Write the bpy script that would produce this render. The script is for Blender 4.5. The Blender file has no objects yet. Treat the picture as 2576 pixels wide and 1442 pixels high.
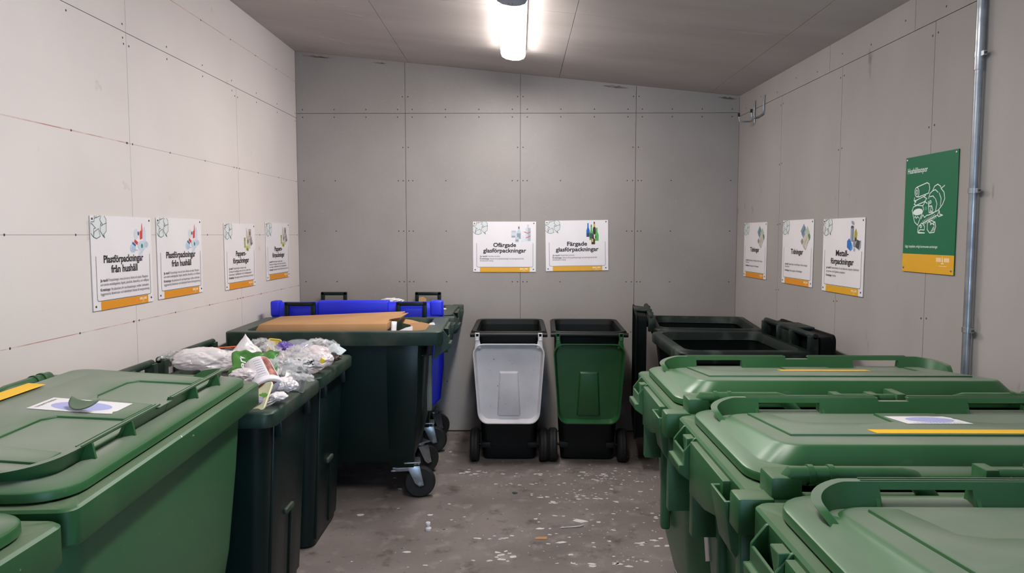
import bpy, bmesh, math, random
from mathutils import Vector, Matrix, noise
R = math.radians
scene = bpy.context.scene
COL = scene.collection
random.seed(7)

# ------------------------------------------------------------------ camera, world, exposure
F_PX = 1800.0
cam_d = bpy.data.cameras.new('camera')
cam_d.sensor_width = 36.0
cam_d.lens = 36.0 * F_PX / 2576.0
cam_d.clip_start = 0.05
cam = bpy.data.objects.new('camera', cam_d)
COL.objects.link(cam)
cam.location = (0, 0, 1.62)
cam.rotation_euler = (R(90) - math.atan(130 / 1800), 0, math.atan(17 / 1800))
scene.camera = cam

world = bpy.data.worlds.new('world')
scene.world = world
world.use_nodes = True
wn = world.node_tree.nodes
wn['Background'].inputs[0].default_value = (0.50, 0.72, 1.0, 1)
wn['Background'].inputs[1].default_value = 2.2

vs = scene.view_settings
vs.view_transform = 'Standard'
vs.look = 'None'
vs.gamma = 1.0
vs.use_curve_mapping = False
vs.exposure = 2.1
LAMP = 18.5            # strength of the two ceiling fittings

# ------------------------------------------------------------------ materials
def s2l(c):
    return tuple(((v / 255) / 12.92 if v / 255 <= 0.04045 else ((v / 255 + 0.055) / 1.055) ** 2.4) for v in c)

MATS = {}
def material(name, rgb, rough=0.5, metal=0.0, spec=0.5, second=None, nscale=4.0, lo=0.4, hi=0.7, detail=5.0,
             bump=0.0, bscale=60.0, third=None, tscale=30.0, tlo=0.62, thi=0.68, rough2=None, coat=0.0, stretch=None, dust=None):
    """Principled plastic / metal / board: base colour, a broad noise mix and a fine speck mix."""
    if name in MATS:
        return MATS[name]
    m = bpy.data.materials.new(name)
    m.use_nodes = True
    nt = m.node_tree
    b = nt.nodes['Principled BSDF']
    col = (*s2l(rgb), 1)
    b.inputs['Base Color'].default_value = col
    b.inputs['Roughness'].default_value = rough
    b.inputs['Metallic'].default_value = metal
    b.inputs['Specular IOR Level'].default_value = spec
    b.inputs['Coat Weight'].default_value = coat
    tc = nt.nodes.new('ShaderNodeTexCoord')
    vec = tc.outputs['Object']
    if stretch:
        mp = nt.nodes.new('ShaderNodeMapping')
        mp.inputs['Scale'].default_value = stretch
        nt.links.new(vec, mp.inputs['Vector'])
        vec = mp.outputs['Vector']
    last = None
    def layer(scale, lo_, hi_, c2, prev, det):
        n = nt.nodes.new('ShaderNodeTexNoise')
        n.inputs['Scale'].default_value = scale
        n.inputs['Detail'].default_value = det
        nt.links.new(vec, n.inputs['Vector'])
        r = nt.nodes.new('ShaderNodeMapRange')
        r.inputs['From Min'].default_value = lo_
        r.inputs['From Max'].default_value = hi_
        nt.links.new(n.outputs['Fac'], r.inputs['Value'])
        mx = nt.nodes.new('ShaderNodeMix')
        mx.data_type = 'RGBA'
        nt.links.new(r.outputs['Result'], mx.inputs['Factor'])
        if prev is None:
            mx.inputs['A'].default_value = col
        else:
            nt.links.new(prev, mx.inputs['A'])
        mx.inputs['B'].default_value = (*s2l(c2), 1)
        return mx.outputs['Result'], r.outputs['Result']
    if second:
        last, fac = layer(nscale, lo, hi, second, None, detail)
        if rough2 is not None:
            rr = nt.nodes.new('ShaderNodeMapRange')
            rr.inputs['To Min'].default_value = rough
            rr.inputs['To Max'].default_value = rough2
            nt.links.new(fac, rr.inputs['Value'])
            nt.links.new(rr.outputs['Result'], b.inputs['Roughness'])
    if third:
        last, _ = layer(tscale, tlo, thi, third, last, 3.0)
    if dust:      # grey dust lying on the level faces
        ge = nt.nodes.new('ShaderNodeNewGeometry')
        sp = nt.nodes.new('ShaderNodeSeparateXYZ')
        nt.links.new(ge.outputs['Normal'], sp.inputs[0])
        r1 = nt.nodes.new('ShaderNodeMapRange')
        r1.inputs['From Min'].default_value = 0.90
        r1.inputs['From Max'].default_value = 0.99
        nt.links.new(sp.outputs['Z'], r1.inputs['Value'])
        n2 = nt.nodes.new('ShaderNodeTexNoise')
        n2.inputs['Scale'].default_value = 3.0
        n2.inputs['Detail'].default_value = 6.0
        nt.links.new(vec, n2.inputs['Vector'])
        r2 = nt.nodes.new('ShaderNodeMapRange')
        r2.inputs['From Min'].default_value = 0.3
        r2.inputs['From Max'].default_value = 0.7
        r2.inputs['To Min'].default_value = dust[1] * 0.55
        r2.inputs['To Max'].default_value = dust[1]
        nt.links.new(n2.outputs['Fac'], r2.inputs['Value'])
        mu = nt.nodes.new('ShaderNodeMath')
        mu.operation = 'MULTIPLY'
        nt.links.new(r1.outputs['Result'], mu.inputs[0])
        nt.links.new(r2.outputs['Result'], mu.inputs[1])
        md = nt.nodes.new('ShaderNodeMix')
        md.data_type = 'RGBA'
        nt.links.new(mu.outputs[0], md.inputs['Factor'])
        nt.links.new(last, md.inputs['A'])
        md.inputs['B'].default_value = (*s2l(dust[0]), 1)
        last = md.outputs['Result']
    if last is not None:
        nt.links.new(last, b.inputs['Base Color'])
    if bump:
        n = nt.nodes.new('ShaderNodeTexNoise')
        n.inputs['Scale'].default_value = bscale
        n.inputs['Detail'].default_value = 4.0
        nt.links.new(vec, n.inputs['Vector'])
        bp = nt.nodes.new('ShaderNodeBump')
        bp.inputs['Strength'].default_value = bump
        bp.inputs['Distance'].default_value = 0.004
        nt.links.new(n.outputs['Fac'], bp.inputs['Height'])
        nt.links.new(bp.outputs['Normal'], b.inputs['Normal'])
    MATS[name] = m
    return m

def film(name, rgb, clear=0.5, rough=0.15):
    """Thin plastic film: part see-through, part milky, with a gloss."""
    if name in MATS:
        return MATS[name]
    m = bpy.data.materials.new(name)
    m.use_nodes = True
    nt = m.node_tree
    b = nt.nodes['Principled BSDF']
    b.inputs['Base Color'].default_value = (*s2l(rgb), 1)
    b.inputs['Roughness'].default_value = rough
    b.inputs['Specular IOR Level'].default_value = 0.8
    t = nt.nodes.new('ShaderNodeBsdfTransparent')
    mx = nt.nodes.new('ShaderNodeMixShader')
    mx.inputs[0].default_value = 1 - clear
    nt.links.new(t.outputs[0], mx.inputs[1])
    nt.links.new(b.outputs[0], mx.inputs[2])
    nt.links.new(mx.outputs[0], nt.nodes['Material Output'].inputs[0])
    MATS[name] = m
    return m

def emitter(name, rgb, strength, side=0.16):
    """lamp diffuser: the LEDs behind it face down, so its flanks glow less than its underside"""
    m = bpy.data.materials.new(name)
    m.use_nodes = True
    nt = m.node_tree
    b = nt.nodes['Principled BSDF']
    b.inputs['Base Color'].default_value = (0.8, 0.8, 0.8, 1)
    b.inputs['Emission Color'].default_value = (*rgb, 1)
    g_ = nt.nodes.new('ShaderNodeNewGeometry')
    sx = nt.nodes.new('ShaderNodeSeparateXYZ')
    nt.links.new(g_.outputs['True Normal'], sx.inputs[0])
    r = nt.nodes.new('ShaderNodeMapRange')
    r.inputs['From Min'].default_value = -0.05
    r.inputs['From Max'].default_value = -0.85
    r.inputs['To Min'].default_value = strength * side
    r.inputs['To Max'].default_value = strength
    nt.links.new(sx.outputs['Z'], r.inputs['Value'])
    nt.links.new(r.outputs['Result'], b.inputs['Emission Strength'])
    return m

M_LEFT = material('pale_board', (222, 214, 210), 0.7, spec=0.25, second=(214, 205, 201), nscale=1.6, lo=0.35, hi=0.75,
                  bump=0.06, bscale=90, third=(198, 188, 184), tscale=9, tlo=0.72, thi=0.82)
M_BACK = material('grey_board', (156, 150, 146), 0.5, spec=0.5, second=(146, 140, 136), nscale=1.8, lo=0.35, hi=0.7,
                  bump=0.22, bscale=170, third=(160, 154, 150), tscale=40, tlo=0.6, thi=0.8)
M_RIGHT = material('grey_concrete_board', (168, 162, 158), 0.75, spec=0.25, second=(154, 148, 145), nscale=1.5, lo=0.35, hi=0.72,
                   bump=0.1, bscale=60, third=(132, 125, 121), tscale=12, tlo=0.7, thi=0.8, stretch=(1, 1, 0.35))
M_CEIL = material('ceiling_board', (194, 185, 180), 0.65, spec=0.4, second=(181, 172, 167), nscale=2.0, lo=0.35, hi=0.7,
                  bump=0.12, bscale=80, third=(196, 188, 183), tscale=7, tlo=0.66, thi=0.78, stretch=(0.5, 2.0, 1))
M_JOINT = material('dark_joint', (70, 62, 58), 0.9)  # dark colour of the backing seen in the gaps between boards
M_SCREW = material('screw_steel', (70, 66, 66), 0.45, metal=0.3)
M_CHALK = material('red_chalk', (186, 136, 130), 0.9, second=(214, 196, 190), nscale=9, lo=0.35, hi=0.6)
M_PENCIL = material('pencil_line', (168, 158, 154), 0.9)

GREEN = material('green_plastic', (50, 98, 62), 0.36, second=(58, 98, 66), nscale=3, lo=0.4, hi=0.75, bump=0.03, bscale=220,
                 third=(112, 142, 112), tscale=26, tlo=0.72, thi=0.80)
GREENLID = material('green_lid_plastic', (38, 88, 46), 0.34, second=(52, 98, 58), nscale=2.4, lo=0.38, hi=0.72, dust=((134, 142, 130), 0.85), bump=0.03, bscale=200,
                    third=(80, 112, 80), tscale=14, tlo=0.66, thi=0.82, rough2=0.45)
GREENRIM = material('green_rim_plastic', (42, 90, 52), 0.42, second=(62, 102, 66), nscale=6, lo=0.5, hi=0.75, dust=((118, 128, 108), 0.7),
                    third=(190, 196, 178), tscale=30, tlo=0.74, thi=0.78)
DARK = material('dark_green_plastic', (4, 24, 22), 0.36, spec=0.3, second=(6, 27, 26), nscale=3, lo=0.4, hi=0.7, bump=0.03, bscale=200,
                third=(30, 48, 44), tscale=22, tlo=0.73, thi=0.82)
DARKRIM = material('dark_green_rim', (20, 48, 38), 0.5, second=(66, 72, 62), nscale=7, lo=0.46, hi=0.72, dust=((96, 100, 90), 0.6),
                   third=(92, 100, 90), tscale=34, tlo=0.7, thi=0.78)
BLACK = material('black_green_plastic', (3, 8, 7), 0.5, spec=0.12, second=(5, 11, 10), nscale=4, lo=0.4, hi=0.7,
                 third=(30, 38, 34), tscale=20, tlo=0.74, thi=0.82)
BLACKRIM = material('black_green_rim', (13, 25, 20), 0.5, spec=0.3, second=(60, 70, 64), nscale=8, lo=0.52, hi=0.74)
CHAR = material('charcoal_plastic', (12, 16, 15), 0.45, spec=0.25, second=(18, 21, 23), nscale=5, lo=0.4, hi=0.7)
BLUE = material('blue_lid_plastic', (34, 46, 224), 0.42, second=(28, 38, 206), nscale=3, lo=0.4, hi=0.75)
WHITEP = material('white_lid_plastic', (212, 209, 212), 0.45, second=(192, 190, 194), nscale=4, lo=0.4, hi=0.75,
                  third=(96, 92, 86), tscale=55, tlo=0.70, thi=0.76)
GREEN240 = material('bottle_green_lid', (33, 82, 42), 0.35, second=(28, 74, 38), nscale=4, lo=0.4, hi=0.75)
RUBBER = material('black_rubber', (16, 16, 17), 0.7, second=(28, 27, 27), nscale=12, lo=0.5, hi=0.75)
STEEL = material('galvanised_steel', (176, 180, 184), 0.35, metal=0.9, second=(140, 146, 152), nscale=14, lo=0.4, hi=0.65, rough2=0.5)
PIPE = material('galvanised_pipe', (168, 172, 178), 0.33, metal=0.75, second=(130, 136, 144), nscale=10, lo=0.4, hi=0.7, rough2=0.45)
GREYP = material('grey_grip', (116, 122, 118), 0.5, second=(100, 106, 102), nscale=8, lo=0.4, hi=0.7)
YTAPE = material('yellow_tape', (240, 190, 36), 0.5, second=(232, 176, 30), nscale=6, lo=0.5, hi=0.8)
PAPERW = material('white_paper', (226, 224, 226), 0.6, second=(216, 214, 218), nscale=5)
LILAC = material('lilac_print', (164, 168, 216), 0.55)
INK = material('black_ink', (34, 28, 34), 0.6)
GREYINK = material('grey_ink', (92, 84, 92), 0.6)
SYMINK = material('green_ink', (58, 84, 78), 0.6)
PALETINT = material('pale_green_tint', (218, 222, 222), 0.6)
SIGNW = material('sign_enamel', (236, 231, 233), 0.38, second=(230, 225, 227), nscale=3)
SIGNY = material('sign_yellow', (226, 168, 30), 0.4)
SIGNO = material('sign_orange', (226, 148, 28), 0.4)
SIGNG = material('sign_green', (0, 104, 66), 0.4)
CARD = material('cardboard', (176, 134, 92), 0.8, second=(166, 124, 82), nscale=5, lo=0.4, hi=0.7, bump=0.04, bscale=90)
CARDEDGE = material('cardboard_edge', (176, 128, 80), 0.85)

# ------------------------------------------------------------------ mesh helpers
class MB:
    def __init__(self):
        self.v, self.f, self.mi = [], [], []
    def add(self, vs_, fs_, mi=0):
        o = len(self.v)
        self.v += [tuple(p) for p in vs_]
        self.f += [[i + o for i in f] for f in fs_]
        self.mi += [mi] * len(fs_)
        return self
    def hexa(self, p, mi=0):      # 8 points: bottom 4 ccw, top 4 ccw
        return self.add(p, [(3, 2, 1, 0), (4, 5, 6, 7), (0, 1, 5, 4), (1, 2, 6, 5), (2, 3, 7, 6), (3, 0, 4, 7)], mi)
    def box(self, x0, x1, y0, y1, z0, z1, mi=0):
        return self.hexa([(x0, y0, z0), (x1, y0, z0), (x1, y1, z0), (x0, y1, z0),
                          (x0, y0, z1), (x1, y0, z1), (x1, y1, z1), (x0, y1, z1)], mi)
    def taper(self, b, t, z0, z1, mi=0):   # b,t = (x0,x1,y0,y1)
        return self.hexa([(b[0], b[2], z0), (b[1], b[2], z0), (b[1], b[3], z0), (b[0], b[3], z0),
                          (t[0], t[2], z1), (t[1], t[2], z1), (t[1], t[3], z1), (t[0], t[3], z1)], mi)
    def loft(self, rings, cap0=False, cap1=False, closed=False, mi=0):
        n = len(rings[0])
        vs_ = [p for r in rings for p in r]
        fs_ = []
        m = len(rings)
        for i in range(m if closed else m - 1):
            a, b = i * n, ((i + 1) % m) * n
            for j in range(n):
                k = (j + 1) % n
                fs_.append((a + j, a + k, b + k, b + j))
        if cap0:
            fs_.append(tuple(reversed(range(n))))
        if cap1:
            fs_.append(tuple(range((m - 1) * n, m * n)))
        return self.add(vs_, fs_, mi)
    def tube(self, path, r, n=10, closed=False, mi=0):
        P = [Vector(p) for p in path]
        rings = []
        m = len(P)
        up = None
        for i in range(m):
            if closed:
                t = (P[(i + 1) % m] - P[i - 1]).normalized()
            else:
                t = (P[min(i + 1, m - 1)] - P[max(i - 1, 0)]).normalized()
            if up is None:
                up = Vector((0, 0, 1)) if abs(t.z) < 0.9 else Vector((1, 0, 0))
            s = t.cross(up).normalized()
            up = s.cross(t).normalized()
            rr = r[i] if isinstance(r, (list, tuple)) else r
            rings.append([P[i] + s * math.cos(2 * math.pi * k / n) * rr + up * math.sin(2 * math.pi * k / n) * rr for k in range(n)])
        return self.loft(rings, not closed, not closed, closed, mi)
    def lathe(self, prof, n=24, M=None, mi=0, cap0=True, cap1=True):   # prof: (r, z) along local z
        M = M or Matrix()
        rings = [[M @ Vector((r * math.cos(2 * math.pi * k / n), r * math.sin(2 * math.pi * k / n), z)) for k in range(n)] for r, z in prof]
        return self.loft(rings, cap0, cap1, False, mi)
    def prism(self, poly, fn, h0, h1, mi=0):    # poly of (a,b); fn(a,b,h)->point
        n = len(poly)
        vs_ = [fn(a, b, h0) for a, b in poly] + [fn(a, b, h1) for a, b in poly]
        fs_ = [tuple(reversed(range(n))), tuple(range(n, 2 * n))]
        fs_ += [(i, (i + 1) % n, (i + 1) % n + n, i + n) for i in range(n)]
        return self.add(vs_, fs_, mi)
    def flat(self, poly, z=0.0, mi=0):
        return self.add([(a, b, z) for a, b in poly], [tuple(range(len(poly)))], mi)
    def stroke(self, pts, w, z=0.0, closed=False, mi=0):
        """flat polyline of width w in the xy plane"""
        n = len(pts)
        for i in range(n if closed else n - 1):
            a, b = Vector(pts[i]), Vector(pts[(i + 1) % n])
            d = b - a
            if d.length < 1e-7:
                continue
            d.normalize()
            q = Vector((-d.y, d.x)) * w / 2
            a2, b2 = a - d * w * 0.3, b + d * w * 0.3
            zz = z + (i % 5) * 1e-5
            self.add([(*(a2 - q), zz), (*(b2 - q), zz), (*(b2 + q), zz), (*(a2 + q), zz)], [(0, 1, 2, 3)], mi)
        return self
    def build(self, name, mat, parent=None, bevel=0.0, seg=2, smooth=40, recalc=True, xf=None):
        me = bpy.data.meshes.new(name)
        bm = bmesh.new()
        vv = [bm.verts.new(xf @ Vector(p) if xf else p) for p in self.v]
        for f, mi in zip(self.f, self.mi):
            try:
                fc = bm.faces.new([vv[i] for i in f])
                fc.material_index = mi
            except ValueError:
                pass
        if recalc:
            bmesh.ops.recalc_face_normals(bm, faces=bm.faces)
        if bevel:
            es = [e for e in bm.edges if len(e.link_faces) == 2 and e.calc_face_angle(0) > R(35)]
            bmesh.ops.bevel(bm, geom=es, offset=bevel, segments=seg, affect='EDGES', clamp_overlap=True, profile=0.5)
        bm.to_mesh(me)
        bm.free()
        mats = mat if isinstance(mat, (list, tuple)) else [mat]
        for m in mats:
            me.materials.append(m)
        if smooth:
            me.shade_smooth()
            me.set_sharp_from_angle(angle=R(smooth))
        o = bpy.data.objects.new(name, me)
        COL.objects.link(o)
        o.parent = parent
        return o

def rrect(hx, hy, r, z, n=5, cx=0.0, cy=0.0):
    pts = []
    for sx, sy, a0 in ((1, -1, -90), (1, 1, 0), (-1, 1, 90), (-1, -1, 180)):
        for k in range(n + 1):
            a = R(a0 + 90 * k / n)
            pts.append((cx + sx * (hx - r) + r * math.cos(a), cy + sy * (hy - r) + r * math.sin(a), z))
    return pts

def thing(name, label, cat, loc=(0, 0, 0), rotz=0.0, group=None, matrix=None):
    o = bpy.data.objects.new(name, None)
    o.empty_display_size = 0.1
    COL.objects.link(o)
    if matrix is not None:
        o.matrix_world = matrix
    else:
        o.location = loc
        o.rotation_euler = (0, 0, rotz)
    tag(o, label, cat, group)
    return o

def tag(o, label, cat, group=None, kind=None):
    o['label'] = label
    o['category'] = cat
    if group:
        o['group'] = group
    if kind:
        o['kind'] = kind
    return o

def structure(o, label=None):
    o['kind'] = 'structure'
    if label:
        o['label'] = label
    return o

def put(o, loc=(0, 0, 0), rot=(0, 0, 0)):
    o.location = loc
    o.rotation_euler = rot
    return o

def text(name, s, size, x, y, z, mat, parent, align='LEFT', width=None, bold=0.0, shear=0.0, maxsx=3.0):
    cu = bpy.data.curves.new('lettering', 'FONT')
    cu.body = s
    cu.size = size
    cu.offset = bold
    cu.shear = shear
    cu.resolution_u = 3
    ob = bpy.data.objects.new('lettering', cu)
    COL.objects.link(ob)
    dg = bpy.context.evaluated_depsgraph_get()
    dg.update()
    me = bpy.data.meshes.new_from_object(ob.evaluated_get(dg), depsgraph=dg)
    bpy.data.objects.remove(ob)
    bpy.data.curves.remove(cu)
    xs = [v.co.x for v in me.vertices] or [0]
    x0, x1 = min(xs), max(xs)
    sx = width / max(x1 - x0, 1e-6) if width else 1.0
    w = (x1 - x0) * sx
    off = x if align == 'LEFT' else (x - w / 2 if align == 'CENTER' else x - w)
    for v in me.vertices:
        v.co = ((v.co.x - x0) * sx + off, v.co.y + y, z)
    me.name = name
    me.materials.clear()
    me.materials.append(mat)
    o = bpy.data.objects.new(name, me)
    COL.objects.link(o)
    o.parent = parent
    return o

# ------------------------------------------------------------------ room shell
YB, XL, XR = 5.8, -1.785, 1.757
AL, AR = 0.01658, 0.03055
YR = -1.7                                   # wall behind the camera
def xl(y): return XL - AL * (YB - y)
def xr(y): return XR + AR * (YB - y)
def zc(x): return 2.9 - 0.101 * x

# floor
def floor_material():
    m = bpy.data.materials.new('worn_concrete')
    m.use_nodes = True
    nt = m.node_tree
    N, L = nt.nodes, nt.links
    b = N['Principled BSDF']
    tc = N.new('ShaderNodeTexCoord')
    def nz(scale, det, lo, hi, rough=0.5):
        n = N.new('ShaderNodeTexNoise')
        n.inputs['Scale'].default_value = scale
        n.inputs['Detail'].default_value = det
        n.inputs['Roughness'].default_value = rough
        L.new(tc.outputs['Object'], n.inputs['Vector'])
        r = N.new('ShaderNodeMapRange')
        r.inputs['From Min'].default_value = lo
        r.inputs['From Max'].default_value = hi
        L.new(n.outputs['Fac'], r.inputs['Value'])
        return r.outputs['Result']
    def mix(fac, a, c):
        x = N.new('ShaderNodeMix')
        x.data_type = 'RGBA'
        L.new(fac, x.inputs['Factor'])
        if isinstance(a, tuple): x.inputs['A'].default_value = (*s2l(a), 1)
        else: L.new(a, x.inputs['A'])
        x.inputs['B'].default_value = (*s2l(c), 1)
        return x.outputs['Result']
    c = mix(nz(2.2, 6, 0.35, 0.7), (124, 115, 111), (102, 94, 90))
    c = mix(nz(9, 5, 0.55, 0.75), c, (140, 132, 128))
    c = mix(nz(5.5, 7, 0.57, 0.72, 0.65), c, (66, 58, 50))
    c = mix(nz(26, 4, 0.66, 0.74), c, (74, 66, 60))
    c = mix(nz(48, 3, 0.735, 0.76), c, (186, 182, 178))
    c = mix(nz(130, 2, 0.72, 0.76), c, (168, 162, 158))
    L.new(c, b.inputs['Base Color'])
    b.inputs['Roughness'].default_value = 0.62
    b.inputs['Specular IOR Level'].default_value = 0.35
    n = N.new('ShaderNodeTexNoise')
    n.inputs['Scale'].default_value = 70
    n.inputs['Detail'].default_value = 5
    L.new(tc.outputs['Object'], n.inputs['Vector'])
    bp = N.new('ShaderNodeBump')
    bp.inputs['Strength'].default_value = 0.25
    bp.inputs['Distance'].default_value = 0.004
    L.new(n.outputs['Fac'], bp.inputs['Height'])
    L.new(bp.outputs['Normal'], b.inputs['Normal'])
    return m
floor = MB().box(-2.2, 2.3, YR - 0.6, YB + 0.1, -0.12, 0).build('floor', floor_material(), smooth=0)
structure(floor, 'worn grey concrete floor spattered with white paint')

def wall(name, origin, tdir, ndir, length, cols_low, cols_up, seam, top, mat):
    """backing slab + boards with open joints; a runs along the wall, b is height"""
    o, t, n = Vector(origin), Vector(tdir).normalized(), Vector(ndir).normalized()
    fn = lambda a, b, h: o + t * a + Vector((0, 0, b)) + n * h
    back = MB().prism([(-0.1, 0), (length, 0), (length, top(length)), (-0.1, top(-0.1))], fn, -0.12, -0.014).build(name, M_JOINT if mat is not M_LEFT else material('pale_joint', (140, 130, 124), 0.9), smooth=0)
    structure(back)
    g = 0.0016
    for cols, lower in ((cols_low, True), (cols_up, False)):
        for a0, a1 in zip(cols[:-1], cols[1:]):
            if lower: q = [(a0 + g, 0.012), (a1 - g, 0.012), (a1 - g, seam - g), (a0 + g, seam - g)]
            else: q = [(a0 + g, seam + g), (a1 - g, seam + g), (a1 - g, top(a1) - 0.001), (a0 + g, top(a0) - 0.001)]
            MB().prism(q, fn, -0.014, 0).build('panel', mat, back, smooth=0)
    return back, fn

def screws(fn, pts, parent):
    mb = MB()
    for a, b in pts:
        r = 0.0052
        ring = [(a + r * math.cos(k * math.pi / 4), b + r * math.sin(k * math.pi / 4)) for k in range(8)]
        mb.add([fn(p, q, 0.0003) for p, q in ring] + [fn(p * .5 + a * .5, q * .5 + b * .5, 0.0016) for p, q in ring],
               [(i, (i + 1) % 8, (i + 1) % 8 + 8, i + 8) for i in range(8)] + [tuple(range(8, 16))])
    s = mb.build('screws', M_SCREW, parent, smooth=0)
    s['kind'] = 'stuff'

# back wall: a runs left to right
bcols = [0.0, 0.876, 1.797, 2.720, XR - XL]
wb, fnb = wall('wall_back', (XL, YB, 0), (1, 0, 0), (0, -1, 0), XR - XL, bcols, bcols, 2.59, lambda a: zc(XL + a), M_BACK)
pts = []
for c0, c1 in zip(bcols[:-1], bcols[1:]):
    for k in range(4):
        a = c0 + (c1 - c0) * (0.06 + 0.29 * k)
        for z in (2.56, 2.62): pts.append((a, z))
        for z in (0.42, 0.83, 1.24, 1.65, 2.055):
            if k in (0, 3) or (k == 1): pts.append((a, z))
for c in bcols[1:-1]:
    for z in (0.83, 1.24, 1.65, 2.055, 2.32, 2.72):
        pts += [(c - 0.022, z), (c + 0.022, z)]
screws(fnb, pts, wb)

# left wall: a runs from the back corner towards the camera
LL = YB - YR
lc = [0.0, 1.175, 2.42, 3.66, 4.90, 6.14, LL]
lu = [0.0, 2.42, 4.90, LL]
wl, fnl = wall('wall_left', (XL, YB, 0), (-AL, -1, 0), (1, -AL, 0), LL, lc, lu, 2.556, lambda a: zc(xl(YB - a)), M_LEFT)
pts = []
for k in range(19):
    a = 0.03 + 0.403 * k
    for z in (0.38, 0.79, 1.21, 1.62, 2.047, 2.526, 2.588, 2.84): pts.append((a, z))
for c in lc[1:-1]:
    for z in (0.79, 1.21, 1.62, 2.047, 2.5): pts += [(c - 0.022, z), (c + 0.022, z)]
screws(fnl, pts, wl)
def wline(fn, a0, a1, z, h, mat, parent, name):
    MB().prism([(a0, z - h / 2), (a1, z - h / 2), (a1, z + h / 2), (a0, z + h / 2)], fn, 0.0, 0.0004).build(name, mat, parent, smooth=0)
wline(fnl, 0.02, 5.5, 1.21, 0.0035, M_CHALK, wl, 'chalk_line')
wline(fnl, 2.42, 5.5, 2.047, 0.0045, M_CHALK, wl, 'chalk_line')
wline(fnl, 0.02, 2.42, 2.047, 0.002, M_PENCIL, wl, 'pencil_line')
wline(fnl, 0.02, 5.5, 1.62, 0.0025, M_PENCIL, wl, 'pencil_line')
wline(fnl, 0.02, 5.5, 2.842, 0.003, M_CHALK, wl, 'chalk_line')

# right wall
rc = [0.0, 0.86, 1.71, 2.56, 3.41, 4.26, 5.11, 5.96, 6.81, LL]
ru = [0.0, 1.55, 2.40, 3.25, 4.10, 4.95, 5.8, LL]
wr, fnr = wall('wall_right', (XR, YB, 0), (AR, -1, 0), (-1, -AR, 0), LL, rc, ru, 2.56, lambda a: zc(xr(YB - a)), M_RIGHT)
pts = []
for c in rc[1:-1]:
    for z in (0.4, 0.83, 1.24, 1.69, 2.1, 2.50): pts += [(c - 0.02, z), (c + 0.02, z + 0.004)]
for k in range(24):
    pts.append((0.15 + 0.31 * k, 2.60 + 0.03 * (k % 2)))
screws(fnr, pts, wr)

# ceiling boards (slope down from left to right)
def fnc(x, y, h): return Vector((x, y, zc(x) + h))
ce = MB().prism([(-2.1, YR - .1), (2.2, YR - .1), (2.2, YB + .1), (-2.1, YB + .1)], lambda a, b, h: fnc(a, b, h), 0.014, 0.12).build('ceiling', M_JOINT, smooth=0)
structure(ce)
g = 0.0015
for x0, x1, ys in ((-2.05, -0.88, (YR, 1.0, 3.4, YB + 0.02)), (-0.88, 0.32, (YR, 0.2, 2.15, 4.15, 5.1, YB + 0.02)), (0.32, 1.52, (YR, 0.2, 2.15, 4.15, 5.1, YB + 0.02)), (1.52, 2.15, (YR, 2.15, 5.1, YB + 0.02))):
    for y0, y1 in zip(ys[:-1], ys[1:]):
        MB().prism([(x0 + g, y0 + g), (x1 - g, y0 + g), (x1 - g, y1 - g), (x0 + g, y1 - g)], fnc, 0.0, 0.014).build('panel', M_CEIL, ce, smooth=0)
mb = MB()
for i in range(9):
    for j in range(14):
        x = -1.6 + 0.40 * i + 0.01 * math.sin(i * 3 + j)
        y = 1.7 + 0.3 * j + 0.02 * math.sin(7 * i + j)
        if -0.2 < x < 0.12 and 3.6 < y < 5.1: continue
        mb.add([fnc(x + 0.006 * math.cos(k * math.pi / 3), y + 0.006 * math.sin(k * math.pi / 3), -0.0008) for k in range(6)], [tuple(range(6))])
s = mb.build('screws', material('bright_screw', (196, 190, 186), 0.4, metal=0.4), ce, smooth=0)
s['kind'] = 'stuff'

SCUFF = material('pale_scuff', (206, 198, 192), 0.6, second=(184, 175, 170), nscale=22, lo=0.35, hi=0.65)
for x0, y0, x1, y1, wd in ((-1.50, 4.36, -0.90, 4.49, .016), (-1.45, 5.24, -1.22, 5.40, .022), (-1.13, 4.57, -0.99, 4.63, .02)):
    n = 8
    up = [(x0 + (x1 - x0) * i / n, y0 + (y1 - y0) * i / n + wd * math.sin(math.pi * i / n) * (.7 + .3 * math.sin(i * 2.1))) for i in range(n + 1)]
    dn = [(x0 + (x1 - x0) * i / n, y0 + (y1 - y0) * i / n - wd * math.sin(math.pi * i / n) * .5) for i in range(n - 1, 0, -1)]
    MB().prism(up + dn, fnc, -0.0006, 0.0).build('scuff_mark', SCUFF, ce, smooth=0)
STAIN = material('dark_stain', (92, 84, 78), 0.8, second=(128, 120, 114), nscale=18, lo=0.4, hi=0.6)
for a0, a1, wd in ((2.45, 2.66, .012), (3.36, 3.53, .010), (0.05, 0.30, .008), (0.62, 0.74, .008)):
    n = 8
    tz = lambda a: zc(XL + a) - 0.028
    up = [(a0 + (a1 - a0) * i / n, tz(a0 + (a1 - a0) * i / n) + wd * math.sin(math.pi * i / n) * (.8 + .4 * math.sin(i * 2.7))) for i in range(n + 1)]
    dn = [(a0 + (a1 - a0) * i / n, tz(a0 + (a1 - a0) * i / n) - wd * math.sin(math.pi * i / n) * .8) for i in range(n - 1, 0, -1)]
    MB().prism(up + dn, fnb, 0.0, 0.0004).build('stain', STAIN, wb, smooth=0)

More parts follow.
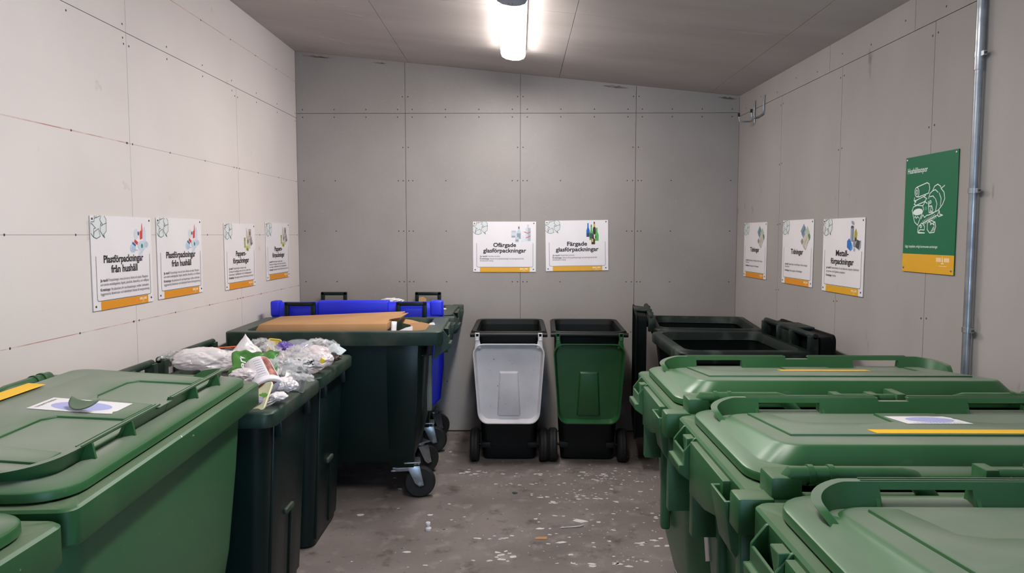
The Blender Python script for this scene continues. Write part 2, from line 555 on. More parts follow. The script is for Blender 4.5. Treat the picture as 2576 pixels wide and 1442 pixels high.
# wall behind the camera with an open doorway to daylight
zt = 3.12
DX0, DX1, DZ = 0.1, 1.35, 2.15
rw = MB()
rw.box(-2.0, DX0, YR - 0.12, YR, 0, zt).box(DX1, 2.1, YR - 0.12, YR, 0, zt).box(DX0, DX1, YR - 0.12, YR, DZ, zt)
structure(rw.build('wall_rear', M_RIGHT, smooth=0))
fr = MB().box(DX0 - 0.06, DX0 + 0.02, YR - 0.14, YR + 0.03, 0, DZ + 0.06).box(DX1 - 0.02, DX1 + 0.06, YR - 0.14, YR + 0.03, 0, DZ + 0.06).box(DX0, DX1, YR - 0.14, YR + 0.03, DZ - 0.02, DZ + 0.06)
structure(fr.build('door_1', STEEL, smooth=0))

# ------------------------------------------------------------------ ceiling lights
def ceiling_light(y0, y1, label):
    x = -0.035
    t = thing('ceiling_light', label, 'ceiling light', (x, (y0 + y1) / 2, zc(x)), 0, 'long ceiling lights')
    t.rotation_euler = (0, math.atan(0.101), 0)
    L = (y1 - y0) / 2
    MB().box(-0.086, 0.086, -L, L, -0.020, 0.0).build('housing', material('lamp_grey', (150, 156, 172), 0.45), t, bevel=0.006)
    prof = [(-0.070, -0.018), (-0.082, -0.024), (-0.084, -0.046), (-0.074, -0.066), (-0.045, -0.079), (0, -0.084), (0.045, -0.079), (0.074, -0.066), (0.084, -0.046), (0.082, -0.024), (0.070, -0.018)]
    r0 = [(a, -L + 0.13, b) for a, b in prof]
    r1 = [(a, L - 0.02, b) for a, b in prof]
    r2 = [(a * 0.93, L, b * 0.9) for a, b in prof]
    MB().loft([r0, r1, r2], True, True).build('diffuser', LAMPMAT, t)
    e0 = [(a * 0.97, -L, b * 0.95) for a, b in prof]
    e1 = [(a * 1.01, -L + 0.02, b * 1.01) for a, b in prof]
    e2 = [(a * 1.01, -L + 0.128, b * 1.01) for a, b in prof]
    cap = MB().loft([e0, e1, e2], True, True).build('end_cap', material('lamp_cap', (168, 176, 196), 0.4), t)
    ring = MB().tube([(0.012 * math.cos(k * R(30)), -L + 0.09 + 0.012 * math.sin(k * R(30)), -0.083) for k in range(12)], 0.0016, 6, True)
    ring.box(-0.0016, 0.0016, -L + 0.075, -L + 0.11, -0.0845, -0.082)
    ring.build('emblem', SYMINK, cap)
LAMPMAT = emitter('lamp_diffuser', (1.0, 0.955, 0.925), LAMP)
ceiling_light(3.73, 5.05, 'long white ceiling light glowing above the aisle')
ceiling_light(1.25, 2.57, 'long white ceiling light above the bins beside the doorway')

# ------------------------------------------------------------------ four-wheeled containers
def caster(parent, x, y, ang, brake=False, r=0.098, ztop=0.235):
    M = Matrix.Translation((x, y, 0)) @ Matrix.Rotation(ang, 4, 'Z')
    fork = MB()
    fork.box(-0.055, 0.055, -0.05, 0.05, ztop - 0.008, ztop)
    fork.lathe([(0.035, ztop - 0.03), (0.035, ztop - 0.008)], 16)
    off = 0.045
    for s in (-1, 1):
        fork.prism([(-0.035, ztop - 0.03), (0.045, ztop - 0.03), (off + 0.024, r - 0.015), (off - 0.004, r - 0.022), (off - 0.03, r)],
                   lambda a, b, h, s=s: (h * s, a, b), 0.034, 0.039)
    c = MB()
    c = fork.build('caster', STEEL, parent, bevel=0.0015, xf=M)
    wM = M @ Matrix.Translation((0, off, r)) @ Matrix.Rotation(R(90), 4, 'Y')
    MB().lathe([(0.03, -0.026), (r - 0.012, -0.026), (r - 0.003, -0.018), (r, 0), (r - 0.003, 0.018), (r - 0.012, 0.026), (0.03, 0.026)], 32, wM).build('tyre', RUBBER, c)
    MB().lathe([(0.008, -0.031), (0.034, -0.031), (0.036, 0.031), (0.008, 0.031)], 18, wM).build('hub', CHAR, c)
    MB().lathe([(0.011, -0.046), (0.011, 0.046)], 10, wM).build('axle_bolt', STEEL, c)
    if brake:
        b = MB().box(-0.03, 0.03, -0.10, -0.03, ztop - 0.045, ztop - 0.038).box(-0.024, 0.024, -0.13, -0.10, ztop - 0.062, ztop - 0.054)
        b.box(-0.004, 0.004, -0.12, 0.0, ztop - 0.07, ztop - 0.03)
        b.build('brake_lever', STEEL, c, bevel=0.0015, xf=M)

def tray(w, h, depth, r, inset=0.035, t=0.008, taper=0.0, lip=0.012):
    """hollow lid: opening in the plane z=0, skin at z=-depth. x across, y along"""
    def ring(dx, z):
        pts = []
        for x, y, zz in rrect(w / 2 - dx, h / 2 - dx, max(r - dx * 0.4, 0.01), z):
            k = 1 - taper * (0.5 - y / h)
            pts.append((x * k, y, zz))
        return pts
    mb = MB()
    mb.loft([ring(0, -0.012), ring(0, 0), ring(lip, 0), ring(lip + 0.004, -0.01), ring(lip + inset * 0.7, -depth + t), ], False, True)
    mb.loft([ring(0, -0.012), ring(lip * 0.7, -0.016), ring(inset, -depth)], False, True)
    return mb

def grip_wall(w, d, zr, y0, zb, hgt):
    """upright edge along the lid's front with two hand openings, ends curling back"""
    hx = w / 2 - 0.088
    rc_ = 0.075
    plan = [(-hx, y0 + rc_ + 0.055, -0.55), (-hx, y0 + rc_ + 0.03, 0.15), (-hx, y0 + rc_, 0.55)]
    for k_ in range(1, 13):
        a = R(180 + 7.5 * k_)
        plan.append((-hx + rc_ + rc_ * math.cos(a), y0 + rc_ + rc_ * math.sin(a), min(1.0, 0.57 + 0.04 * k_)))
    mid = [(x, y0, 1.0) for x in (-0.41, -0.225, -0.046, 0.046, 0.225, 0.41)]
    pl = plan + mid + [(-x, y, k_) for x, y, k_ in reversed(plan)]
    n = len(pl)
    tan = []
    for i in range(n):
        a, b = pl[max(0, i - 1)], pl[min(n - 1, i + 1)]
        tan.append(Vector((b[0] - a[0], b[1] - a[1])).normalized())
    t, lean = 0.009, 0.55
    def sec(i, zlo, drop=0.0):
        """cross-section at plan point i: inner low, outer low, outer top, lip, inner top"""
        x, y, k_ = pl[i]
        o_ = Vector((tan[i].y, -tan[i].x))          # outwards
        zt_ = zb + hgt * k_ - drop
        lo = min(zlo, zt_ - 0.004)
        def P(off, z): 
            q = off + lean * max(z - zb, -0.02)
            return (x + o_.x * q, y + o_.y * q, z)
        return [P(-t / 2, lo), P(t / 2, lo), P(t / 2, zt_ - 0.005), P(t / 2 + 0.010, zt_ - 0.004), P(t / 2 + 0.010, zt_), P(-t / 2, zt_)]
    mb = MB()
    i0 = len(plan)
    iL, iLe, iN0, iN1, iR, iRe = i0, i0 + 1, i0 + 2, i0 + 3, i0 + 4, i0 + 5
    runs = [(list(range(0, iL + 1)), None, 0), ([iL, iLe], 'open', 0), ([iLe, iN0], None, 0), ([iN0, iN1], None, 0.010), ([iN1, iR], None, 0), ([iR, iRe], 'open', 0), (list(range(iRe, n)), None, 0)]
    for idx, kind, drop in runs:
        zlo = zb + hgt - 0.014 if kind else zb - 0.035
        mb.loft([sec(i, zlo, drop) for i in idx], True, True)
    yt = y0 - lean * hgt
    for x0, x1 in ((-hx + 0.10, -0.05), (0.05, hx - 0.10)):
        mb.box(x0, x1, yt - 0.014, yt - 0.011, zb + hgt - 0.001, zb + hgt + 0.0025)
        mb.box(x0, x1, yt - 0.002, yt + 0.001, zb + hgt - 0.001, zb + hgt + 0.0025)
    for x in (-0.418, -0.218, 0.218, 0.418):
        mb.prism([(yt - 0.013, zb + hgt - 0.006), (yt + 0.001, zb + hgt - 0.006), (y0 + 0.002, zb + 0.002), (y0 + 0.010, zr + 0.03), (y0 - 0.045, zr + 0.03)],
                 lambda a, b, h: (h, a, b), x - 0.004, x + 0.004)
    return mb

TILT = 0.044
def lid660(parent, w, d, zr, mat, hung=False):
    yf, yh = -(d / 2 - 0.03), d / 2 - 0.075          # front and hinge edges of the lid
    def ring(ins, z, fr=None, hi=None, r=0.09, tilt=False):
        y0 = yf + (ins if fr is None else fr)
        y1 = yh - (ins if hi is None else hi)
        hx = w / 2 - 0.028 - ins
        pts = rrect(hx, (y1 - y0) / 2, max(r - ins * 0.3, 0.035), z, 6, 0, (y0 + y1) / 2)
        if tilt:
            pts = [(x, y, z - TILT * (yh - 0.07 - y) / (yh - yf - 0.17)) for x, y, z in pts]
        return pts
    rings = [ring(0.004, zr + 0.003), ring(0, zr + 0.006), ring(0, zr + 0.021), ring(0.0015, zr + 0.025), ring(0.005, zr + 0.0275), ring(0.038, zr + 0.0345),
             ring(0.043, zr + 0.0365, 0.05, 0.046, tilt=False), ring(0.083, zr + 0.076, 0.085, 0.060, tilt=True), ring(0.088, zr + 0.0805, 0.089, 0.065, tilt=True), ring(0.097, zr + 0.0825, 0.098, 0.074, tilt=True),
             ring(0.12, zr + 0.0832, 0.125, 0.10, tilt=True), ring(0.26, zr + 0.084, 0.26, 0.26, r=0.12, tilt=True)]
    ld = MB().loft(rings, True, True).build('lid', mat, parent, smooth=33)
    if hung:
        return ld
    # raised T-shaped field between the two finger wells
    yA, yB_, yC = yh - 0.16, yh - 0.30, yf + 0.13
    zt = lambda y: zr + 0.0835 - TILT * (yh - y - 0.07) / (yh - yf - 0.17)
    hx = w / 2 - 0.17
    poly = [(-hx, yA), (-hx, yC), (-0.40, yC), (-0.38, yB_ - 0.05), (-0.34, yB_ - 0.03), (-0.15, yB_ - 0.03), (-0.11, yB_ - 0.05), (-0.09, yC), (0.09, yC), (0.11, yB_ - 0.05), (0.15, yB_ - 0.03), (0.34, yB_ - 0.03), (0.38, yB_ - 0.05), (0.40, yC), (hx, yC), (hx, yA)]
    MB().prism(poly, lambda a, b, h: (a, b, zt(b) + h), -0.01, 0.006).build('raised_field', mat, ld, bevel=0.004)
    grip_wall(w, d, zr, yf + 0.085, zr + 0.036, 0.043).build('grip_edge', mat, ld, smooth=38)
    return ld

def lid_z(w, d, zr, y):
    yf, yh = -(d / 2 - 0.03), d / 2 - 0.075
    return zr + 0.0835 - TILT * (yh - y - 0.07) / (yh - yf - 0.17)

def container(label, group, cx, cy, rotz, w=1.265, d=0.75, zr=1.045, body=None, rim=None, lid='closed', lidmat=None,
              handles='bar', ends=(-1, 1), category='waste container', hx_off=0.0):
    body, rim = body or GREEN, rim or GREENRIM
    t = thing('waste_container', label, category, (cx, cy, 0), rotz, group)
    nx_ = 0.05 if body is DARK else 0.0          # the dark model has a slimmer tub under a wider collar
    o = [rrect(w / 2 - 0.16 - nx_, d / 2 - 0.13, 0.07, 0.235), rrect(w / 2 - 0.13 - nx_, d / 2 - 0.105, 0.08, 0.275), rrect(w / 2 - 0.085 - nx_, d / 2 - 0.08, 0.10, 0.45),
         rrect(w / 2 - 0.062 - nx_, d / 2 - 0.055, 0.10, 0.75), rrect(w / 2 - 0.052 - nx_ * 0.9, d / 2 - 0.045, 0.075, zr - 0.06)]
    i = [rrect(w / 2 - 0.064 - nx_ * 0.9, d / 2 - 0.057, 0.07, zr - 0.06), rrect(w / 2 - 0.09 - nx_, d / 2 - 0.085, 0.07, 0.6), rrect(w / 2 - 0.15 - nx_, d / 2 - 0.12, 0.06, 0.27)]
    MB().loft(o + i, True, True).build('body', body, t, smooth=50)
    # rim: box-section collar
    rr = [rrect(w / 2 - 0.052 - nx_, d / 2 - 0.047, 0.06, zr - 0.082), rrect(w / 2 - 0.004, d / 2 - 0.004, 0.035, zr - 0.085), rrect(w / 2, d / 2, 0.032, zr - 0.078), rrect(w / 2, d / 2, 0.032, zr - 0.006),
          rrect(w / 2 - 0.006, d / 2 - 0.006, 0.03, zr), rrect(w / 2 - 0.05 - nx_, d / 2 - 0.05, 0.06, zr), rrect(w / 2 - 0.057 - nx_, d / 2 - 0.057, 0.06, zr - 0.008), rrect(w / 2 - 0.066 - nx_, d / 2 - 0.064, 0.07, zr - 0.10)]
    MB().loft(rr, closed=True).build('rim', rim, t, smooth=40)
    # raised corner panels carrying the wheels on front and back
    for sx in (-1, 1):
        for sy in (-1, 1):
            xa, xb = w / 2 - 0.33, w / 2 - 0.185
            def q(z, ins, sx=sx, sy=sy):
                ys = sy * (d / 2 - ins)
                return ((sx * xa, sx * xb), ys)
            mb = MB()
            lv = [(0.20, 0.125), (0.45, 0.070), (0.75, 0.046), (zr - 0.085, 0.036)]
            rings = []
            for z, ins in lv:
                rings.append([(sx * xa, sy * (d / 2 - ins), z), (sx * (xb + (z - 0.2) * 0.06), sy * (d / 2 - ins), z), (sx * (xb + (z - 0.2) * 0.06), sy * (d / 2 - ins - 0.06), z), (sx * xa, sy * (d / 2 - ins - 0.06), z)])
            if body is DARK: mb.loft(rings, True, True).build('corner_panel', body, t, bevel=0.004)
            caster(t, sx * (w / 2 - 0.20), sy * (d / 2 - 0.17), R(-52) if sy > 0 else R(-82), brake=(sy < 0))
    # lifting gear on the two ends
    for s in ends:
        e = w / 2
        def E(a, b, h, s=s): return (s * h, a, b)
        yk = -d / 2 + 0.17
        hook = MB()
        prof = [(e - 0.03, zr - 0.006), (e + 0.004, zr - 0.006), (e + 0.034, zr - 0.045), (e + 0.034, zr - 0.085), (e + 0.048, zr - 0.085), (e + 0.048, zr - 0.108), (e - 0.06, zr - 0.185)]
        for y_ in (yk - 0.07, yk + 0.062):
            hook.prism(prof, lambda a, b, h, s=s: (s * a, h, b), y_, y_ + 0.008)
        hook.prism([(e + 0.026, zr - 0.05), (e + 0.034, zr - 0.05), (e + 0.034, zr - 0.085), (e + 0.048, zr - 0.085), (e + 0.048, zr - 0.108), (e - 0.06, zr - 0.185), (e - 0.03, zr - 0.11), (e + 0.026, zr - 0.088)],
                   lambda a, b, h, s=s: (s * a, h, b), yk - 0.064, yk + 0.064)
        hook.prism([(yk + 0.02, zr - 0.008), (yk + 0.066, zr - 0.008), (yk + 0.066, zr - 0.09)], E, e + 0.001, e + 0.027)
        hook.build('lifting_hook', rim, t, bevel=0.002, seg=1)
        MB().prism([(yk + 0.074, zr - 0.014), (d / 2 - 0.16, zr - 0.014), (d / 2 - 0.16, zr - 0.11), (yk + 0.24, zr - 0.15), (yk + 0.074, zr - 0.165)], E, e - 0.06, e + 0.018).build('end_apron', rim, t, bevel=0.003)
        yp = d / 2 - 0.13
        def pr(hy, x0, x1, z):
            p = [(s * x0, yp - hy, z), (s * x1, yp - hy, z), (s * x1, yp + hy, z), (s * x0, yp + hy, z)]
            return p if s > 0 else p[::-1]
        pk = MB().loft([pr(0.02, e - 0.04, e - 0.02, zr - 0.215), pr(0.052, e - 0.05, e + 0.02, zr - 0.15), pr(0.062, e - 0.05, e + 0.040, zr - 0.03), pr(0.052, e - 0.042, e + 0.032, zr - 0.03), pr(0.042, e - 0.042, e + 0.012, zr - 0.14)], True, True)
        pk.build('lifting_pocket', rim, t, bevel=0.003)
        MB().box(min(s * (e - 0.05), s * (e + 0.032)), max(s * (e - 0.05), s * (e + 0.032)), d / 2 - 0.062, d / 2 + 0.006, zr - 0.078, zr + 0.004).build('corner_block', rim, t, bevel=0.008)
        for yv, z0 in () if body is DARK else ((yk + 0.05, zr - 0.30), (d / 2 - 0.07, zr - 0.34)):
            x0, x1 = s * (e - 0.075), s * (e + 0.006)
            MB().box(min(x0, x1), max(x0, x1), yv - 0.018, yv + 0.018, z0, zr - 0.08).build('end_rib', body, t, bevel=0.003)
        # upright grip strip on the end
        x0, x1 = s * (e - 0.075 - nx_), s * (e - 0.040 - nx_)
        g_ = MB().box(min(x0, x1), max(x0, x1), -0.055, -0.015, 0.50, 0.86)
        g_.build('side_grip', GREYP if body is DARK else body, t, bevel=0.010)
    yh = d / 2
    if handles == 'bar':
        for s in (-1, 1):
            zz = zr + 0.048
            p = [(s * 0.555, yh - 0.045, zr - 0.02), (s * 0.555, yh - 0.030, zz - 0.02), (s * 0.545, yh - 0.025, zz), (s * 0.30, yh - 0.025, zz), (s * 0.275, yh - 0.025, zz - 0.006), (s * 0.225, yh - 0.035, zr - 0.01)]
            h = MB().tube(p, 0.019, 12).build('handle', rim, t)
            for x in (0.50, 0.455):
                MB().lathe([(0.023, -0.006), (0.023, 0.006)], 14, Matrix.Translation((s * x, yh - 0.025, zz)) @ Matrix.Rotation(R(90), 4, 'Y')).build('collar', rim, h)
            MB().box(s * 0.555 - 0.035, s * 0.555 + 0.035, yh - 0.085, yh - 0.005, zr - 0.02, zr + 0.048).build('hinge_bracket', rim, t, bevel=0.008)
        m = MB().tube([(-0.10, yh - 0.045, zr + 0.04), (0.10, yh - 0.045, zr + 0.04)], 0.018, 12)
        m.box(-0.115, -0.085, yh - 0.11, yh - 0.02, zr - 0.01, zr + 0.062).box(-0.03, 0.0, yh - 0.075, yh - 0.022, zr - 0.01, zr + 0.060).box(0.085, 0.115, yh - 0.075, yh - 0.022, zr - 0.01, zr + 0.060)
        m.build('hinge', rim, t, bevel=0.003)
    else:
        for s in (-1, 1):
            xa, xb = s * 0.38 - 0.09 + hx_off, s * 0.38 + 0.09 + hx_off
            zt_ = zr + 0.105
            h = MB()
            h.box(xa - 0.014, xa + 0.014, yh - 0.04, yh - 0.012, zr - 0.06, zt_).box(xb - 0.014, xb + 0.014, yh - 0.04, yh - 0.012, zr - 0.06, zt_)
            h.box(xa - 0.014, xb + 0.014, yh - 0.04, yh - 0.012, zt_ - 0.026, zt_)
            h.build('handle', body, t, bevel=0.005)
    return t

R180 = math.pi
R90 = math.pi / 2
W6, D6, Z6 = 1.265, 0.735, 1.045

# row of green containers on the right, hinge side towards the camera
def sticker_strip(lid, w, d, zr, x0, x1, y0, y1, flip=1):
    n = 1
    z = lambda y: lid_z(w, d, zr, y) + 0.0066
    MB().prism([(x0, y0), (x1, y0), (x1, y1), (x0, y1)], lambda a, b, h: (a, b, z(b) + h), 0, 0.0006).build('yellow_tape', YTAPE, lid, smooth=0)

def sticker_label(lid, w, d, zr, cx, cy, rot, sx=0.2, sy=0.145):
    z0 = lid_z(w, d, zr, cy) + 0.0068
    tilt = math.atan(TILT / (d - 0.275))
    M = Matrix.Translation((cx, cy, z0)) @ Matrix.Rotation(tilt, 4, 'X') @ Matrix.Rotation(rot, 4, 'Z')
    s = MB().prism([(-sx / 2, -sy / 2), (sx / 2, -sy / 2), (sx / 2, sy * 0.1), (sx * .47, sy * .13), (sx * .5, sy * .3), (sx * .44, sy / 2), (sx * 0.3, sy * .47), (sx * .2, sy / 2), (-sx / 2, sy / 2)],
                   lambda a, b, h: M @ Vector((a, b, h)), 0, 0.0006).build('paper_label', PAPERW, lid, smooth=0)
    e = [(sx * 0.04 + 0.36 * sx * math.cos(k * R(15)), 0.02 * sy + 0.36 * sy * math.sin(k * R(15))) for k in range(24)]
    MB().prism(e, lambda a, b, h: M @ Vector((a, b, h)), 0.0006, 0.0009).build('lilac_oval', LILAC, lid, smooth=0)
    tx = text('lettering', 'HUSHÅLLSAVFALL', 0.014, 0, -sy * 0.45, 0.0009, INK, lid, 'CENTER', sx * 0.75)
    tx.data.transform(M)
    return M

grp = 'green lidded containers along the concrete wall'
c = container('green container with shut lid and yellow tape, farthest of the right-hand row', grp, 1.135, 2.635, R180, W6, D6, Z6)
l1 = lid660(c, W6, D6, Z6, GREENLID)
sticker_strip(l1, W6, D6, Z6, -0.185, 0.15, -0.073, -0.026)
c = container('green container with white lilac label and yellow tape on its lid, middle of its row', grp, 1.14, 1.89, R180, W6, D6, Z6)
l2 = lid660(c, W6, D6, Z6, GREENLID)
MB().hexa([(0.560, -0.245, 0.62), (0.566, -0.245, 0.62), (0.566, -0.205, 0.64), (0.560, -0.205, 0.64), (0.568, -0.245, 0.72), (0.574, -0.245, 0.72), (0.574, -0.205, 0.74), (0.568, -0.205, 0.74)]).build('paper_tag', PAPERW, c, smooth=0)
sticker_label(l2, W6, D6, Z6, 0.005, -0.075, R180, 0.175, 0.125)
sticker_strip(l2, W6, D6, Z6, -0.30, 0.245, 0.075, 0.128)
c = container('green container with bare shut lid, cut by the bottom right picture corner', grp, 1.135, 1.145, R180, W6, D6, Z6)
l3 = lid660(c, W6, D6, Z6, GREENLID)


# two green containers on the left, front towards the aisle
grp = 'green lidded containers along the pale wall'
ea = math.atan2(-0.081, 1.308)
c = container('green container with torn white label and yellow tape on its lid, beside the pale wall', grp, -1.345, 2.068, R90 - ea * 1.0, 1.31, 0.76, 1.05, ends=())
l4 = lid660(c, 1.31, 0.76, 1.05, GREENLID)
M4 = sticker_label(l4, 1.31, 0.76, 1.05, 0.005, -0.05, R180, 0.135, 0.235)
sticker_strip(l4, 1.31, 0.76, 1.05, -0.25, 0.225, 0.178, 0.232)
# bent half-round cover, attached along its straight edge and lifted towards the aisle
rows = []
for j in range(8):
    r_ = 0.060 * j / 7
    row = []
    for k_ in range(17):
        a = math.pi * k_ / 16
        u_, v_ = r_ * math.cos(a) * 1.15, r_ * math.sin(a)
        row.append((-v_ * 0.75, -u_, 0.036 - 0.034 * (v_ / 0.06) + 0.012 * (r_ / 0.06) ** 2))
    rows.append(row)
vs_ = [p for r_ in rows for p in r_]
fs_ = [(j * 17 + k_, j * 17 + k_ + 1, (j + 1) * 17 + k_ + 1, (j + 1) * 17 + k_) for j in range(7) for k_ in range(16)]
cov = MB().add(vs_, fs_).build('bent_cover', material('bent_cover_plastic', (96, 116, 94), 0.4), l4, recalc=False, xf=Matrix.Translation((-0.035, -0.085, lid_z(1.31, 0.76, 1.05, -0.085) + 0.007)) @ Matrix.Rotation(R(-22), 4, 'Z') @ Matrix.Scale(0.78, 4))
cov.modifiers.new('thickness', 'SOLIDIFY').thickness = 0.003
c = container('green container with scuffed rim corner, cut by the bottom left picture corner', grp, -1.283, 0.755, R90, 1.265, 0.76, 1.05, ends=())
lid660(c, 1.265, 0.76, 1.05, GREENLID)

# dark green containers at the back left
grp = 'dark green containers in the back left corner'
cB = container('dark green open container filled with cardboard, blue lid hanging behind it', grp, -1.095, 4.52, R(1.6), 1.265, 0.76, 1.055, DARK, DARKRIM, None, None, 'loop', hx_off=-0.012, ends=(1,))
def hang_lid(parent, w, h, depth, y, ztop, mat, lean=0.0, r=0.07, taper=0.06, face=1):
    """face=1: hollow looks away from the bin (+y)"""
    mb = tray(w, h, depth, r, inset=0.014, taper=taper)
    M = Matrix.Translation((0, y, ztop - h / 2)) @ Matrix.Rotation(R(-90) * face + lean, 4, 'X') @ (Matrix.Identity(4) if face < 0 else Matrix.Rotation(R180, 4, 'Z'))
    return mb.build('lid', mat, parent, smooth=45, xf=M)
bl = MB().loft([rrect(0.50, 0.03, 0.028, 0.40, 5, 0, 0.43), rrect(0.57, 0.046, 0.04, 0.47, 5, 0, 0.44), rrect(0.592, 0.05, 0.042, 0.7, 5, 0, 0.44), rrect(0.595, 0.052, 0.042, 1.09, 5, 0, 0.438), rrect(0.594, 0.05, 0.04, 1.135, 5, 0, 0.438), rrect(0.58, 0.036, 0.034, 1.152, 5, 0, 0.438)], True, True).build('lid', BLUE, cB, smooth=50, xf=Matrix.Translation((-0.012, 0, 0)))
for x0, x1 in ((-0.592, -0.53), (-0.27, 0.22), (0.505, 0.592)):
    MB().box(x0 - 0.012, x1 - 0.012, 0.378, 0.47, 1.06, 1.165).build('lid_ridge', BLUE, bl, bevel=0.012, seg=3)
cA = container('dark green open container holding paper, tight against the grey back wall', grp, -1.11, 5.415, 0, 1.265, 0.70, 1.055, DARK, DARKRIM, None, None, 'loop', ends=(1,))

# ------------------------------------------------------------------ two-wheeled bins
def wheel(parent, x, y, r=0.115, wd=0.06, tyre=RUBBER):
    M = Matrix.Translation((x, y, r)) @ Matrix.Rotation(R90, 4, 'Y')
    h = wd / 2
    w = MB().lathe([(r * 0.62, -h), (r - 0.016, -h), (r - 0.004, -h * 0.6), (r - 0.003, -0.002), (r - 0.005, 0), (r - 0.003, 0.002), (r - 0.004, h * 0.6), (r - 0.016, h), (r * 0.62, h)], 36, M).build('wheel', tyre, parent)
    MB().lathe([(0.012, -h * 1.05), (r * 0.6, -h * 0.7), (r * 0.6, h * 0.7), (0.012, h * 1.05)], 24, M).build('hub', CHAR, w)
    return w

def wide_bin(label, group, cx, cy, rotz, w, d, zr, body, rim, front_channel=False, lid=True):
    t = thing('wheeled_bin', label, 'wheeled bin', (cx, cy, 0), rotz, group)
    def sec(k, z, r=0.06):      # k: 0 bottom .. 1 top ; back slopes in towards the wheels
        ix = 0.075 * (1 - k) + 0.035
        y0 = -d / 2 + 0.04 + 0.05 * (1 - k)
        y1 = d / 2 - 0.04 - 0.14 * (1 - k)
        return rrect(w / 2 - ix, (y1 - y0) / 2, r, z, 5, 0, (y0 + y1) / 2)
    def inn(k, z):
        ix = 0.075 * (1 - k) + 0.048
        y0 = -d / 2 + 0.053 + 0.05 * (1 - k)
        y1 = d / 2 - 0.053 - 0.14 * (1 - k)
        return rrect(w / 2 - ix, (y1 - y0) / 2, 0.05, z, 5, 0, (y0 + y1) / 2)
    MB().loft([sec(0.0, 0.012), sec(0.02, 0.03), sec(0.35, 0.35), sec(0.7, 0.65), sec(1, zr - 0.03), inn(1, zr - 0.03), inn(0.5, 0.5), inn(0.1, 0.1)], True, True).build('body', body, t, smooth=50)
    rr = [rrect(w / 2 - 0.036, d / 2 - 0.04, 0.06, zr - 0.062), rrect(w / 2 - 0.003, d / 2 - 0.003, 0.05, zr - 0.066), rrect(w / 2, d / 2, 0.05, zr - 0.058), rrect(w / 2, d / 2, 0.05, zr - 0.012),
          rrect(w / 2 - 0.008, d / 2 - 0.008, 0.048, zr - 0.003), rrect(w / 2 - 0.052, d / 2 - 0.05, 0.07, zr), rrect(w / 2 - 0.056, d / 2 - 0.056, 0.065, zr - 0.014), rrect(w / 2 - 0.064, d / 2 - 0.064, 0.06, zr - 0.05)]
    MB().loft(rr, closed=True).build('rim', rim, t, smooth=45)
    if front_channel:
        yf = lambda z: -d / 2 + 0.04 + 0.05 * (1 - (z / zr))
        a_ = w / 2 - 0.125
        MB().prism([(-a_ + 0.02, 0.04), (-0.045, 0.04), (-0.045, 0.42), (0.045, 0.42), (0.045, 0.04), (a_ - 0.02, 0.04), (a_, zr - 0.075), (-a_, zr - 0.075)],
                   lambda a, b, h: (a, yf(b) + h, b), 0.03, -0.007).build('front_panel', body, t, bevel=0.004)
        MB().box(-0.05, 0.05, yf(0.4) - 0.02, yf(0.4) + 0.03, 0.395, 0.42).build('grip_bar', rim, t, bevel=0.006)
        for s in (-1, 1):
            MB().box(s * (w / 2 - 0.15) - 0.012, s * (w / 2 - 0.15) + 0.012, -d / 2 + 0.012, -d / 2 + 0.06, zr - 0.14, zr - 0.055).build('rim_rib', body, t, bevel=0.004)
    for s in (-1, 1):
        wheel(t, s * (w / 2 - 0.06), d / 2 - 0.16, 0.12)
    MB().tube([(-w / 2 + 0.07, d / 2 - 0.16, 0.12), (w / 2 - 0.07, d / 2 - 0.16, 0.12)], 0.011, 10).build('axle', STEEL, t)
    # tubular hinge handle with two openings
    yb = d / 2 + 0.012
    zt = zr + 0.075
    h = MB().tube([(-w / 2 + 0.03, yb, zt), (w / 2 - 0.03, yb, zt)], 0.018, 12)
    for x in (-w / 2 + 0.05, -0.10, 0.10, w / 2 - 0.05):
        h.box(x - 0.02, x + 0.02, yb - 0.03, yb + 0.018, zr - 0.03, zt)
    h.box(-0.10, 0.10, yb - 0.012, yb + 0.012, zr - 0.03, zt)
    if lid: h.box(-0.12, 0.12, yb - 0.005, yb + 0.105, zt + 0.004, zt + 0.018)
    h.build('hinge_handle', rim, t, bevel=0.004)
    if lid:
        hl = hang_lid(t, w - 0.03, zr - 0.14, 0.075, d / 2 + 0.115, zr + 0.085, body, r=0.035, taper=0.02)
    return t

grp = 'dark bins heaped with plastic packaging'
wD = wide_bin('dark green wheeled bin of plastic waste, its grip channel facing the aisle', grp, -1.365, 3.10, R90, 0.69, 0.80, 0.925, DARK, DARKRIM, True, False)
wC = wide_bin('dark green wheeled bin of plastic waste, squeezed in front of the cardboard container', grp, -1.37, 3.805, R90, 0.69, 0.80, 0.925, DARK, DARKRIM, True, False)
grp = 'empty black-green bins by the far right corner'
wG1 = wide_bin('empty black-green bin with its open lid hanging on the aisle side', grp, 1.305, 5.10, R90 - R(7.5), 0.80, 0.72, 1.0, BLACK, BLACKRIM)
wG2 = wide_bin('empty black-green bin with whitened rim, lid hanging on the concrete wall side', grp, 1.215, 4.195, -R90, 0.83, 0.72, 1.0, BLACK, BLACKRIM)

